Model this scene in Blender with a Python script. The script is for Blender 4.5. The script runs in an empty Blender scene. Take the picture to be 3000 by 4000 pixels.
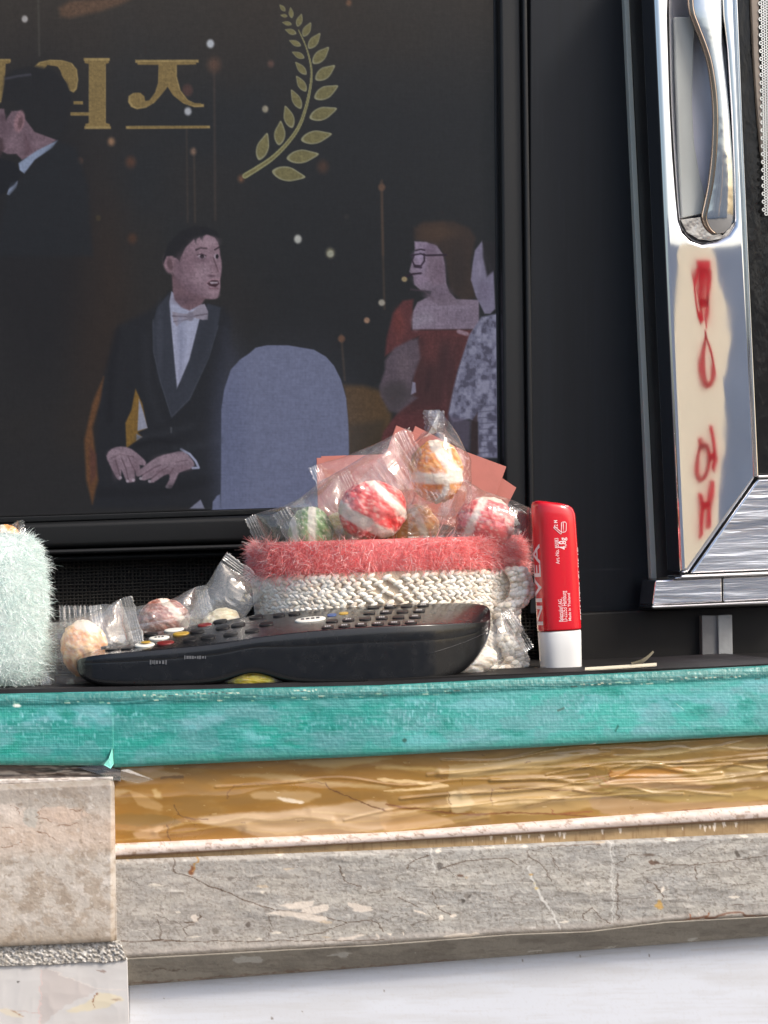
import bpy, bmesh, math, random
import numpy as np
from mathutils import Vector, Matrix

random.seed(7); RNG = np.random.RandomState(11)
S = bpy.context.scene
COL = S.collection

# ------------------------------------------------------------------ camera
F_PX = 10000.0; YAW = math.radians(12.0); PITCH = math.radians(0.86); ROLL = math.radians(1.5)
fw = Vector((math.sin(YAW)*math.cos(PITCH), math.cos(YAW)*math.cos(PITCH), math.sin(PITCH)))
r0 = Vector((math.cos(YAW), -math.sin(YAW), 0.0)); u0 = r0.cross(fw)
rt = r0*math.cos(ROLL) - u0*math.sin(ROLL); up = u0*math.cos(ROLL) + r0*math.sin(ROLL)
CAM = Vector((-math.tan(YAW), -1.0, 0.0))
def P(sx, sy, Y=0.0):
    """point of the depth plane Y seen at (sx, sy) of the 3000x4000 photograph"""
    d = fw + rt*((sx-1500.0)/F_PX) + up*((2000.0-sy)/F_PX)
    return CAM + d*((Y-CAM.y)/d.y)
CAM.z -= P(1500, 2668, 0.0).z            # the shelf top is z = 0
_F=np.array(fw); _R=np.array(rt); _U=np.array(up)
def PN(sx, sy, Y):
    sx=np.asarray(sx,float); sy=np.asarray(sy,float); Y=np.broadcast_to(np.asarray(Y,float), sx.shape)
    d = _F[None] + ((sx-1500)/F_PX).reshape(-1,1)*_R + ((2000-sy)/F_PX).reshape(-1,1)*_U
    C = np.array(CAM)
    return C + d*((Y.reshape(-1)-C[1])/d[:,1]).reshape(-1,1)
MPP = 1.0/F_PX*1.03                       # metres per photo pixel near the shelf

cd = bpy.data.cameras.new('camera'); cam = bpy.data.objects.new('camera', cd); COL.objects.link(cam)
cd.sensor_fit='HORIZONTAL'; cd.sensor_width=36; cd.lens=F_PX/3000*36; cd.clip_start=0.05; cd.clip_end=500
M = Matrix((rt, up, -fw)).transposed().to_4x4(); M.translation = CAM; cam.matrix_world = M
S.camera = cam

# ------------------------------------------------------------------ light
SUN_EL = math.radians(42); SUN_AZ = math.radians(52)      # azimuth to the right of straight-behind-the-camera
sv = Vector((math.sin(SUN_AZ)*math.cos(SUN_EL), -math.cos(SUN_AZ)*math.cos(SUN_EL), math.sin(SUN_EL)))
w = bpy.data.worlds.new('World'); S.world = w; w.use_nodes = True
nt = w.node_tree; bg = nt.nodes['Background']; sk = nt.nodes.new('ShaderNodeTexSky')
sk.sky_type='NISHITA'; sk.sun_disc=False; sk.sun_elevation=SUN_EL
sk.sun_rotation = math.atan2(sv.x, sv.y); sk.air_density=1.0; sk.dust_density=4.0; sk.ozone_density=1.0
nt.links.new(sk.outputs[0], bg.inputs[0]); bg.inputs[1].default_value = 0.15
sl = bpy.data.lights.new('sun','SUN'); sl.energy=2.0; sl.angle=math.radians(13); sl.color=(1.0,.94,.86)
so = bpy.data.objects.new('sun', sl); COL.objects.link(so); so.rotation_euler = sv.to_track_quat('Z','Y').to_euler()
EXPO = 0.50
S.view_settings.view_transform='Standard'; S.view_settings.look='None'
S.view_settings.exposure=EXPO; S.view_settings.gamma=1.0; S.view_settings.use_curve_mapping=False
S.render.engine='CYCLES'; S.cycles.transparent_max_bounces=24; S.cycles.max_bounces=10
S.render.resolution_x=768; S.render.resolution_y=1024

# ------------------------------------------------------------------ helpers
def tag(o, label=None, cat=None, group=None, kind=None):
    if label: o['label']=label
    if cat: o['category']=cat
    if group: o['group']=group
    if kind: o['kind']=kind
    return o
def empty(name, loc, label, cat, group=None):
    o = bpy.data.objects.new(name, None); COL.objects.link(o); o.location = loc; o.empty_display_size=.01
    return tag(o, label, cat, group)
def setparent(o, p):
    if p is not None:
        o.parent = p
        o.matrix_parent_inverse = Matrix.Translation(-p.location) if p.parent is None and p.type=='EMPTY' else Matrix.Identity(4)
def mesh(name, verts, faces, mat, parent=None, smooth=True, cols=None):
    me = bpy.data.meshes.new(name)
    verts = np.asarray(verts, dtype=np.float32)
    fa = faces if isinstance(faces, np.ndarray) else None
    if fa is not None:
        me.vertices.add(len(verts)); me.vertices.foreach_set('co', verts.ravel())
        n,k = fa.shape
        me.loops.add(n*k); me.loops.foreach_set('vertex_index', fa.astype(np.int32).ravel())
        me.polygons.add(n); me.polygons.foreach_set('loop_start', np.arange(0,n*k,k,dtype=np.int32))
        me.polygons.foreach_set('loop_total', np.full(n,k,dtype=np.int32))
        me.update(calc_edges=True); me.validate()
    else:
        me.from_pydata([tuple(map(float,v)) for v in verts], [], faces)
    if smooth: me.polygons.foreach_set('use_smooth', np.ones(len(me.polygons),dtype=bool))
    if cols is not None:
        a = me.color_attributes.new('Col','FLOAT_COLOR','POINT')
        c = np.ones((len(verts),4),dtype=np.float32); c[:,:3]=cols
        a.data.foreach_set('color', c.ravel())
    if isinstance(mat,(list,tuple)):
        for m in mat: me.materials.append(m)
    else: me.materials.append(mat)
    me.update()
    o = bpy.data.objects.new(name, me); COL.objects.link(o); setparent(o, parent)
    return o
def lin(c):
    c = np.asarray(c,float)/255.0
    return np.where(c<=.04045, c/12.92, ((np.maximum(c,0)+.055)/1.055)**2.4)
def L3(r,g,b,k=1.0): return tuple(float(x)*k for x in lin((r,g,b)))

class MB:
    """collects shapes into one mesh"""
    def __init__(s): s.v=[]; s.f=[]; s.c=[]
    def add(s, v, f, c=None):
        o=len(s.v); s.v += [tuple(map(float,p)) for p in v]; s.f += [tuple(i+o for i in q) for q in f]
        s.c += [c if c is not None else (1,1,1)]*len(v)
    def build(s, name, mat, parent=None, smooth=True, usecol=False):
        return mesh(name, s.v, s.f, mat, parent, smooth, np.array(s.c) if usecol else None)
    def ring_loft(s, rings, cap=True, closed=True, c=None):
        n=len(rings[0]); v=[p for r in rings for p in r]; f=[]
        for i in range(len(rings)-1):
            for j in range(n if closed else n-1):
                a=i*n+j; b=i*n+(j+1)%n; f.append((a,b,b+n,a+n))
        if cap and closed:
            f.append(tuple(range(n-1,-1,-1))); f.append(tuple((len(rings)-1)*n+j for j in range(n)))
        s.add(v,f,c)
    def tube(s, pts, rad, n=6, c=None):
        pts=[Vector(p) for p in pts]; rings=[]
        if not hasattr(rad,'__len__'): rad=[rad]*len(pts)
        ref=Vector((0,1,0.01)).normalized()
        for i,p in enumerate(pts):
            t=(pts[min(i+1,len(pts)-1)]-pts[max(i-1,0)]).normalized()
            a=t.cross(ref)
            if a.length<1e-4: a=t.cross(Vector((1,0,0)))
            a.normalize(); b=t.cross(a)
            rings.append([p+(a*math.cos(q)+b*math.sin(q))*rad[i] for q in [2*math.pi*k/n for k in range(n)]])
        s.ring_loft(rings, c=c)
    def ellipsoid(s, ctr, ax, nu=10, nv=7, c=None):
        ctr=Vector(ctr); rings=[]
        for i in range(1,nv):
            th=math.pi*i/nv
            rings.append([ctr+ax[2]*math.cos(th)+(ax[0]*math.cos(2*math.pi*j/nu)+ax[1]*math.sin(2*math.pi*j/nu))*math.sin(th) for j in range(nu)])
        n=nu; v=[ctr+ax[2]]+[p for r in rings for p in r]+[ctr-ax[2]]; f=[]
        for j in range(n): f.append((0,1+j,1+(j+1)%n))
        for i in range(len(rings)-1):
            for j in range(n):
                a=1+i*n+j; b=1+i*n+(j+1)%n; f.append((a,a+n,b+n,b))
        e=len(v)-1; k=1+(len(rings)-1)*n
        for j in range(n): f.append((e,k+(j+1)%n,k+j))
        s.add(v,f,c)
    def prism(s, px, Y, depth, c=None, Yl=None):
        """photo outline unprojected at Y and given real thickness; Yl: per-point Y"""
        Ys = Yl or [Y]*len(px)
        fr=[P(a,b,y) for (a,b),y in zip(px,Ys)]; bk=[p+Vector((0,depth,0)) for p in fr]; n=len(fr)
        s.add(fr+bk, [tuple(range(n-1,-1,-1)), tuple(range(n,2*n))]+[(i,(i+1)%n,(i+1)%n+n,i+n) for i in range(n)], c)
def prism(name, px, Y, depth, mat, parent=None, bev=0.0, seg=3, smooth=False, Yl=None):
    m=MB(); m.prism(px,Y,depth,Yl=Yl); o=m.build(name,mat,parent,smooth)
    bm=bmesh.new(); bm.from_mesh(o.data); bmesh.ops.recalc_face_normals(bm,faces=bm.faces); bm.to_mesh(o.data); bm.free()
    if bev:
        b=o.modifiers.new('bevel','BEVEL'); b.width=bev; b.segments=seg; b.limit_method='ANGLE'; b.harden_normals=False
        o.data.polygons.foreach_set('use_smooth', np.ones(len(o.data.polygons),dtype=bool))
        w=o.modifiers.new('wn','WEIGHTED_NORMAL')
    return o

# value noise
_T = RNG.rand(256,256)
def vnoise(x,y,seed=0):
    x=np.asarray(x,float)+seed*17.31; y=np.asarray(y,float)+seed*9.77
    xi=np.floor(x).astype(int); yi=np.floor(y).astype(int); fx=x-xi; fy=y-yi
    fx=fx*fx*fx*(fx*(fx*6-15)+10); fy=fy*fy*fy*(fy*(fy*6-15)+10)
    a=_T[xi&255,yi&255]; b=_T[(xi+1)&255,yi&255]; c=_T[xi&255,(yi+1)&255]; d=_T[(xi+1)&255,(yi+1)&255]
    return (a*(1-fx)+b*fx)*(1-fy)+(c*(1-fx)+d*fx)*fy
def fbm(x,y,o=4,seed=0,g=.5):
    r=0; a=1; t=0
    for i in range(o): r=r+a*vnoise(x*2**i,y*2**i,seed+i*3); t+=a; a*=g
    return r/t
def ridge(x,y,o=3,seed=0):
    r=0; a=1; t=0
    for i in range(o): r=r+a*(1-np.abs(2*vnoise(x*2**i,y*2**i,seed+i*5)-1)); t+=a; a*=.5
    return r/t
def sst(a,b,x): t=np.clip((x-a)/(b-a),0,1); return t*t*(3-2*t)
def Z(s,ox,oy,pts): return [(ox+a/s, oy+b/s) for a,b in pts]
def crc(pts, n=6, closed=True):
    """smooth curve through points"""
    out=[]; m=len(pts); R=range(m if closed else m-1)
    for i in R:
        g=lambda k: np.array(pts[k%m] if closed else pts[min(max(k,0),m-1)],float)
        p0,p1,p2,p3=g(i-1),g(i),g(i+1),g(i+2)
        for k in range(n):
            t=k/n; out.append(tuple(.5*((2*p1)+(-p0+p2)*t+(2*p0-5*p1+4*p2-p3)*t*t+(-p0+3*p1-3*p2+p3)*t**3)))
    if not closed: out.append(tuple(pts[-1]))
    return out
WARP=0
class Paint:
    """the surface's own marks, laid out in the photograph's pixels"""
    def __init__(s,X,Y,base,warp=0):
        s.X=X.ravel(); s.Y=Y.ravel()
        if warp:
            x,y=s.X,s.Y; s.X=x+warp*2.4*(fbm(x/34,y/16,3,61)-.5)*2; s.Y=y+warp*(fbm(x/30,y/14,4,71)-.5)*2
        s.C=np.tile(np.array(base,float),(s.X.size,1))
    def _sd(s,pts,pad,closed=True):
        q=np.array(pts,float); x0,y0=q.min(0)-pad; x1,y1=q.max(0)+pad
        idx=np.nonzero((s.X>x0)&(s.X<x1)&(s.Y>y0)&(s.Y<y1))[0]
        x=s.X[idx]; y=s.Y[idx]; d=np.full(idx.size,1e18); ins=np.zeros(idx.size,bool); n=len(q)
        for i in range(n if closed else n-1):
            a=q[i]; b=q[(i+1)%n]; e=b-a; l=e@e+1e-9
            t=np.clip(((x-a[0])*e[0]+(y-a[1])*e[1])/l,0,1)
            d=np.minimum(d,(x-a[0]-t*e[0])**2+(y-a[1]-t*e[1])**2)
            if closed and a[1]!=b[1]:
                c=((a[1]>y)!=(b[1]>y))&(x<(b[0]-a[0])*(y-a[1])/(b[1]-a[1])+a[0]); ins^=c
        d=np.sqrt(d); return idx,np.where(ins,d,-d)
    def _mix(s,idx,m,col):
        m=m.reshape(-1,1); s.C[idx]=s.C[idx]*(1-m)+np.array(col,float)*m
    def poly(s,pts,col,soft=3,a=1.0,sm=0):
        if sm: pts=crc(pts,sm)
        idx,d=s._sd(pts,soft+2); s._mix(idx,sst(-soft,soft,d)*a,col)
    def line(s,pts,w,col,soft=2,a=1.0,sm=0):
        if sm: pts=crc(pts,sm,False)
        idx,d=s._sd(pts,w+soft+2,False); s._mix(idx,sst(-w/2-soft,-w/2+soft,d)*a,col)
    def ell(s,cx,cy,rx,ry,col,soft=.2,a=1.0,rot=0):
        R=max(rx,ry)*(1+soft)+2; idx=np.nonzero((abs(s.X-cx)<R)&(abs(s.Y-cy)<R))[0]
        x=s.X[idx]-cx; y=s.Y[idx]-cy; c,n=math.cos(rot),math.sin(rot)
        r=np.hypot((x*c+y*n)/rx,(-x*n+y*c)/ry); s._mix(idx,(1-sst(1-soft,1+soft,r))*a,col)
    def mix(s,m,col): m=np.clip(m,0,1).reshape(-1,1); s.C=s.C*(1-m)+np.array(col,float)*m
    def mul(s,k): s.C=s.C*np.asarray(k).reshape(-1,1)
    def lin(s): return lin(np.clip(s.C,0,255))
def sheet(name, xl, xr, top, bot, Y, step, paint, height, mat, parent=None, depth=.02, extra=None):
    """front face as a fine grid between two photo edges, with relief, and real sides going back"""
    nx=max(2,int((xr-xl)/step)+1); mid=(xl+xr)/2; ny=max(2,int((bot(mid)-top(mid))/step)+1)
    u=np.linspace(0,1,nx); v=np.linspace(0,1,ny); U,V=np.meshgrid(u,v)
    X=xl+(xr-xl)*U
    if extra is not None: X=extra(X,V)
    T=np.vectorize(top)(X[0]); B=np.vectorize(bot)(X[-1])
    YY=T[None,:]*(1-V)+B[None,:]*V
    h=height(X,YY,V) if height else np.zeros_like(X)
    p=PN(X.ravel(),YY.ravel(),(Y+0*X).ravel()); p[:,1]-=h.ravel()
    idx=np.arange(nx*ny).reshape(ny,nx)
    fa=np.stack([idx[:-1,:-1],idx[1:,:-1],idx[1:,1:],idx[:-1,1:]],-1).reshape(-1,4)
    bd=np.concatenate([idx[0,:],idx[1:,-1],idx[-1,-2::-1],idx[-2:0:-1,0]])
    q=p[bd].copy(); q[:,1]=Y+depth; o=len(p)
    k=np.arange(len(bd)); k2=(k+1)%len(bd)
    fb=np.stack([bd[k],bd[k2],o+k2,o+k],-1)
    pt=paint(X,YY,V); c=np.concatenate([pt.lin(),pt.lin()[bd]])
    ob=mesh(name,np.concatenate([p,q]),np.concatenate([fa,fb]),mat,parent,True,c)
    return ob

# ------------------------------------------------------------------ materials
def newmat(name):
    m=bpy.data.materials.new(name); m.use_nodes=True; return m, m.node_tree, m.node_tree.nodes['Principled BSDF']
def pmat(name, col=None, rough=.5, attr=False, bump=0, bscale=400, stretch=(1,1,1), metal=0, spec=.5, coat=0, coatr=.1, var=0, sss=0, bdist=.0004, sheen=0, ani=0, trans=0, rvar=0, detail=4):
    m,t,b=newmat(name); N=t.nodes; Lk=t.links
    b.inputs['Roughness'].default_value=rough; b.inputs['Metallic'].default_value=metal
    b.inputs['Specular IOR Level'].default_value=spec; b.inputs['Coat Weight'].default_value=coat; b.inputs['Coat Roughness'].default_value=coatr
    if sheen: b.inputs['Sheen Weight'].default_value=sheen
    if trans: b.inputs['Transmission Weight'].default_value=trans
    if sss:
        b.inputs['Subsurface Weight'].default_value=sss; b.inputs['Subsurface Scale'].default_value=.003
        b.inputs['Subsurface Radius'].default_value=(1,.7,.5)
    tc=N.new('ShaderNodeTexCoord'); mp=N.new('ShaderNodeMapping'); mp.inputs['Scale'].default_value=stretch
    Lk.new(tc.outputs['Object'],mp.inputs[0])
    src=None
    if attr:
        a=N.new('ShaderNodeVertexColor'); a.layer_name='Col'; src=a.outputs['Color']
    else:
        rgb=N.new('ShaderNodeRGB'); rgb.outputs[0].default_value=(*col,1); src=rgb.outputs[0]
    if var:
        n=N.new('ShaderNodeTexNoise'); n.inputs['Scale'].default_value=bscale*.35; n.inputs['Detail'].default_value=6; Lk.new(mp.outputs[0],n.inputs['Vector'])
        mr=N.new('ShaderNodeMapRange'); mr.inputs['From Min'].default_value=.25; mr.inputs['From Max'].default_value=.75
        mr.inputs['To Min'].default_value=1-var; mr.inputs['To Max'].default_value=1+var; Lk.new(n.outputs['Fac'],mr.inputs['Value'])
        vm=N.new('ShaderNodeVectorMath'); vm.operation='SCALE'; Lk.new(src,vm.inputs[0]); Lk.new(mr.outputs[0],vm.inputs['Scale']); src=vm.outputs[0]
    Lk.new(src,b.inputs['Base Color'])
    if rvar:
        n=N.new('ShaderNodeTexNoise'); n.inputs['Scale'].default_value=bscale*.2; n.inputs['Detail'].default_value=8; Lk.new(mp.outputs[0],n.inputs['Vector'])
        mr=N.new('ShaderNodeMapRange'); mr.inputs['From Min'].default_value=.3; mr.inputs['From Max'].default_value=.7
        mr.inputs['To Min'].default_value=max(0.02,rough-rvar); mr.inputs['To Max'].default_value=rough+rvar; Lk.new(n.outputs['Fac'],mr.inputs['Value']); Lk.new(mr.outputs[0],b.inputs['Roughness'])
    if bump:
        n=N.new('ShaderNodeTexNoise'); n.inputs['Scale'].default_value=bscale; n.inputs['Detail'].default_value=detail; Lk.new(mp.outputs[0],n.inputs['Vector'])
        bp=N.new('ShaderNodeBump'); bp.inputs['Strength'].default_value=bump; bp.inputs['Distance'].default_value=bdist
        Lk.new(n.outputs['Fac'],bp.inputs['Height']); Lk.new(bp.outputs[0],b.inputs['Normal'])
    return m
def filmmat(name='clear_film', haze=.025, base=.08, tint=(.985,.985,.98), rough=.05, bscale=75):
    m=bpy.data.materials.new(name); m.use_nodes=True; t=m.node_tree; N=t.nodes; Lk=t.links; N.clear()
    out=N.new('ShaderNodeOutputMaterial'); tr=N.new('ShaderNodeBsdfTransparent'); tr.inputs[0].default_value=(*tint,1)
    gl=N.new('ShaderNodeBsdfGlossy'); gl.inputs['Roughness'].default_value=rough; gl.inputs[0].default_value=(1,1,1,1)
    df=N.new('ShaderNodeBsdfDiffuse'); df.inputs[0].default_value=(.85,.85,.83,1)
    lw=N.new('ShaderNodeLayerWeight'); lw.inputs['Blend'].default_value=.35
    mr=N.new('ShaderNodeMapRange'); mr.inputs['To Min'].default_value=base; mr.inputs['To Max'].default_value=.7
    pw=N.new('ShaderNodeMath'); pw.operation='POWER'; pw.inputs[1].default_value=2.2
    Lk.new(lw.outputs['Facing'],pw.inputs[0]); Lk.new(pw.outputs[0],mr.inputs['Value'])
    tc=N.new('ShaderNodeTexCoord'); n=N.new('ShaderNodeTexNoise'); n.inputs['Scale'].default_value=bscale; n.inputs['Detail'].default_value=2; n.inputs['Distortion'].default_value=1.0
    bp=N.new('ShaderNodeBump'); bp.inputs['Strength'].default_value=.6; bp.inputs['Distance'].default_value=.0018
    Lk.new(tc.outputs['Object'],n.inputs['Vector']); Lk.new(n.outputs['Fac'],bp.inputs['Height'])
    for x in (gl,lw): Lk.new(bp.outputs[0],x.inputs['Normal'])
    m1=N.new('ShaderNodeMixShader'); Lk.new(mr.outputs[0],m1.inputs[0]); Lk.new(tr.outputs[0],m1.inputs[1]); Lk.new(gl.outputs[0],m1.inputs[2])
    m2=N.new('ShaderNodeMixShader'); m2.inputs[0].default_value=haze; Lk.new(m1.outputs[0],m2.inputs[1]); Lk.new(df.outputs[0],m2.inputs[2])
    Lk.new(m2.outputs[0],out.inputs[0]); return m
FILM=filmmat(); FILMH=filmmat('cloudy_film',.10,.10,rough=.07,bscale=90)
FILM2=filmmat('clear_film_crisp',.03,.10,rough=.05,bscale=110)
BLACK=pmat('black_plastic',L3(20,21,23),.42,spec=.25,bump=.25,bscale=120,stretch=(1,1,.2),var=.3,rvar=.1)
BLACKGL=pmat('black_gloss_panel',L3(27,29,34),.33,bump=.12,bscale=60,stretch=(1,1,.15),var=.25)
# ================================================================== structure: ground, building wall, banner across the street
g=MB(); g.add([(-60,-60,-1.0),(60,-60,-1.0),(60,60,-1.0),(-60,60,-1.0)],[(0,1,2,3)])
tag(g.build('ground',pmat('street_concrete',(.22,.21,.20),.85,bump=.4,bscale=30,var=.25,bdist=.01),None,False),kind='structure')
def box(mb,x0,x1,y0,y1,z0,z1):
    v=[(x,y,z) for x in (x0,x1) for y in (y0,y1) for z in (z0,z1)]
    mb.add(v,[(0,1,3,2),(4,6,7,5),(0,4,5,1),(2,3,7,6),(0,2,6,4),(1,5,7,3)])
WALLM=pmat('dark_wall_paint',L3(20,21,22),.6,spec=.2,bump=.3,bscale=60,var=.3)
bw=MB(); box(bw,-1.5,1.5,.19,.34,-1.0,2.2)
tag(bw.build('wall',WALLM,None,False),'dark painted shop wall behind the black television and the steel cabinet','wall')

# ================================================================== television
tv=empty('television',P(900,2190,.13),'black framed television showing an awards show with seated guests in tuxedo and red dress','television')
def paint_tv(X,Y,V):
    p=Paint(X,Y,(33,35,38)); x,y=p.X,p.Y
    p.mix(sst(520,-100,y)*.75,(60,52,45)); p.mix((1-sst(0,1500,x))*sst(700,1300,y)*.35,(38,31,27))
    p.mix(sst(.45,.8,fbm(x/420,y/500,3,5))*.18,(56,40,28))
    p.ell(1400,1250,500,500,(28,29,32),.5,.5); p.ell(380,1150,120,500,(50,33,24),.7,.5); p.ell(150,900,200,600,(26,25,28),.5,.7)
    z1=lambda q:Z(1.106,0,0,q); z2=lambda q:Z(1.58,1200,700,q); z3=lambda q:Z(1.2762,200,700,q)
    gold=(128,103,58); gold2=(150,124,74)
    # light trails and bokeh spots of the shown picture
    p.poly(z1([(255,35),(300,5),(460,-10),(590,-15),(520,20),(430,50),(300,78),(262,70)]),(104,72,52),14,.75)
    for (a,b,c,wd,cl) in [(165,-20,240,7,(80,78,70)),(806,560,960,6,(72,58,50)),(838,640,960,7,(78,62,52)),(925,260,950,9,(72,58,52)),(1650,780,1100,8,(95,66,50))]:
        p.line(z1([(a,b),(a+5,c)]),wd,cl,5,.5)
    for (a,b,c) in [(455,20,800),(210,960,1240)]: p.line(z2([(a,b),(a+22,c)]),7,(84,64,50),6,.55)
    for (a,b,r,cl) in [(107,82,13,(170,165,165)),(909,189,16,(175,180,190)),(812,481,15,(165,168,178)),(1146,471,13,(150,140,120)),(481,612,14,(170,120,85)),(1287,1033,16,(175,175,170)),(1427,1093,16,(170,160,125)),(1507,12,11,(130,85,60)),(1170,276,12,(110,75,65)),(565,700,20,(95,55,38)),(1395,720,22,(80,52,40)),(1042,772,13,(125,80,55)),(425,942,11,(60,50,35)),(572,1030,18,(80,48,32)),(835,655,12,(140,105,85)),(345,695,14,(70,50,42)),(925,280,26,(98,66,52)),(810,390,22,(78,52,48))]:
        p.ell(a/1.106,b/1.106,r/1.106,r*1.15/1.106,cl,(.85 if cl[0]-cl[2]>30 else .45),(.75 if cl[0]-cl[2]>30 else .95))
    for (a,b,r,cl) in [(143,461,20,(150,150,132)),(460,762,20,(150,142,130)),(368,871,18,(150,112,90)),(460,50,22,(98,70,55)),(212,985,22,(98,66,50))]:
        p.ell(1200+a/1.58,700+b/1.58,r/1.58,r/1.58,cl,.4,.95)
    for k in range(8):
        p.ell(random.uniform(0,1900),random.uniform(0,1500),random.uniform(4,11),random.uniform(4,16),random.choice([(62,48,38),(74,58,48),(54,50,48)]),.8,.6)
    # floor / gold fabric behind the guests
    p.poly(z2([(225,1270),(350,1275),(470,1310),(520,1450),(500,1720),(260,1720),(235,1500)]),(82,58,34),16,.95)
    p.poly(z2([(255,1520),(480,1480),(480,1720),(262,1720)]),(50,42,32),20,.7)
    # lettering
    G=lambda q,s=0:(p.poly(z1(q),(158,132,84),2.2,1,s))
    def L(q,s=0,c=gold):
        p.poly(z1(q),gold2,3.2,1,s); qq=np.array(q,float); m=qq.mean(0); p.poly(z1([tuple(m+(k-m)*.93) for k in qq]),c,2.5,1,s)
    L([(-30,255),(46,255),(46,268),(24,272),(20,360),(5,440),(-30,470)])
    L([(145,290),(170,268),(215,258),(270,260),(310,272),(333,300),(338,345),(332,385),(318,400),(300,392),(288,360),(270,330),(262,305),(248,285),(200,278),(185,300)])
    L([(305,486),(386,486),(386,499),(305,499)]); L([(318,438),(358,438),(358,450),(318,450)])
    L([(362,251),(474,251),(474,262),(457,268),(457,540),(479,546),(479,557),(365,557),(365,546),(384,540),(384,268),(362,262)])
    L([(585,259),(858,258),(858,270),(764,272),(764,330),(780,390),(812,432),(850,450),(881,450),(881,462),(840,463),(795,448),(750,412),(725,372),(700,405),(665,445),(630,465),(592,472),(566,462),(553,440),(556,415),(575,402),(600,402),(618,418),(622,440),(645,435),(670,400),(683,360),(686,272),(585,271)])
    L([(544,545),(907,543),(907,554),(544,557)])
    # laurel
    stem=[(1058,760),(1120,722),(1180,680),(1240,620),(1290,550),(1320,470),(1340,380),(1345,300),(1325,210),(1290,130)]
    cs=crc(stem,6,False); 
    for i in range(len(cs)-1):
        t=i/len(cs); p.line(z1([cs[i],cs[i+1]]),18*(1-t)+3,(138,134,92),2,.95)
    for i in range(len(cs)-1):
        t=i/len(cs); p.line(z1([cs[i],cs[i+1]]),max(1,10*(1-t)),(112,102,62),2,.9)
    def leaf(x0,y0,x1,y1,w):
        d=np.array([x1-x0,y1-y0],float); n=np.array([-d[1],d[0]])/np.hypot(*d)*w/2; a=np.array([x0,y0])
        q=[a,a+d*.2+n*.8,a+d*.5+n,a+d*.8+n*.55,a+d,a+d*.8-n*.5,a+d*.5-n,a+d*.2-n*.8]
        p.poly(z1([tuple(k) for k in q]),(140,136,104),2.5,.95,4); m=a+d*.5
        p.poly(z1([tuple(m+(k-m)*.84) for k in q]),(110,101,62),3,.95,4)
    for l in [(1175,740,1320,765,62),(1238,685,1378,665,58),(1300,605,1434,578,56),(1337,510,1456,468,55),(1358,425,1461,370,54),(1363,345,1447,282,50),(1352,275,1421,203,46),(1333,210,1383,143,38),(1310,158,1343,97,32),(1285,115,1303,60,26),(1260,78,1255,32,20),(1232,48,1208,20,18),
              (1118,692,1155,574,52),(1205,628,1213,522,48),(1262,553,1232,457,44),(1300,470,1258,387,38),(1322,395,1280,328,34),(1323,322,1276,268,30),(1315,250,1262,225,26),(1300,197,1250,175,24),(1280,145,1232,128,24),(1260,105,1220,97,18),(1242,70,1212,66,14)]: leaf(*l)
    # left man in profile, cut by the edge
    sk=(106,82,94)
    p.poly(z1([(20,330),(60,300),(150,285),(230,300),(290,360),(310,420),(290,520),(280,560),(250,605),(180,590),(130,500),(60,440),(10,430)]),(30,30,33),10,.97)
    p.line(z1([(25,340),(70,330),(130,322)]),9,(72,72,86),5,.6)
    p.poly(z1([(-20,470),(18,470),(25,520),(50,480),(90,478),(105,510),(150,570),(245,605),(180,650),(120,680),(95,690),(70,665),(30,665),(-20,640)]),sk,4,1)
    for q_,c_,a_ in [((20,560,26,40),(84,62,74),.6),((50,610,30,40),(126,100,114),.5),((120,620,20,40),(86,64,76),.6),((170,620,50,14),(124,98,112),.5),((10,510,16,20),(74,54,64),.7)]: p.ell(q_[0]/1.106,q_[1]/1.106,q_[2]/1.106,q_[3]/1.106,c_,.8,a_)
    p.ell(84/1.106,525/1.106,20,42,(135,98,108),.25,1,.2); p.ell(88/1.106,530/1.106,9,26,(85,58,64),.4,.8,.2)
    p.poly(z1([(-20,585),(10,600),(20,640),(0,680),(-20,680)]),(60,42,48),8,.8)
    p.poly(z1([(105,570),(110,660),(95,690),(140,650)]),(88,62,72),8,.6)
    p.poly(z1([(80,705),(160,650),(250,606),(225,640),(150,690),(105,750),(85,735)]),(120,135,165),4,1)
    p.poly(z1([(45,790),(78,780),(72,810),(40,845),(30,840)]),(125,138,168),3,1)
    p.poly(z1([(-20,680),(60,700),(95,760),(60,800),(-20,860)]),(22,24,30),6,.9)
    p.poly(z1([(250,610),(330,640),(380,800),(400,1106),(-20,1106),(30,850),(110,750)]),(28,31,36),14,.85)
    # seated man
    p.poly(z3([(335,730),(500,650),(590,560),(760,620),(860,640),(900,700),(860,1000),(845,1640),(210,1640),(230,1100)]),(29,31,37),16,.9)
    p.poly(z3([(228,1060),(262,985),(245,1100),(205,1240),(235,1500),(205,1620),(175,1500),(165,1300),(205,1120)]),(102,62,34),8,.9)
    p.poly(z3([(190,1330),(225,1370),(225,1480),(195,1520)]),(80,44,40),8,.7)
    p.poly(z3([(420,1045),(455,1120),(478,1240),(430,1262),(455,1285),(375,1340),(370,1215),(400,1150)]),(124,88,34),4,.95)
    p.poly(z3([(438,1095),(462,1170),(480,1240),(430,1255)]),(132,136,160),3,.95)
    p.poly(z3([(425,1270),(455,1285),(425,1302)]),(132,136,160),3,.9)
    p.poly(z3([(600,560),(585,620),(600,760),(625,1048),(690,900),(740,700),(770,640)]),(146,150,178),4,1)
    p.poly(z3([(590,565),(530,640),(505,720),(510,860),(540,1000),(600,1190),(690,1100),(780,900),(830,740),(845,640),(780,620),(740,705),(690,900),(628,1052),(603,800),(590,620)]),(46,50,62),5,.95)
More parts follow.
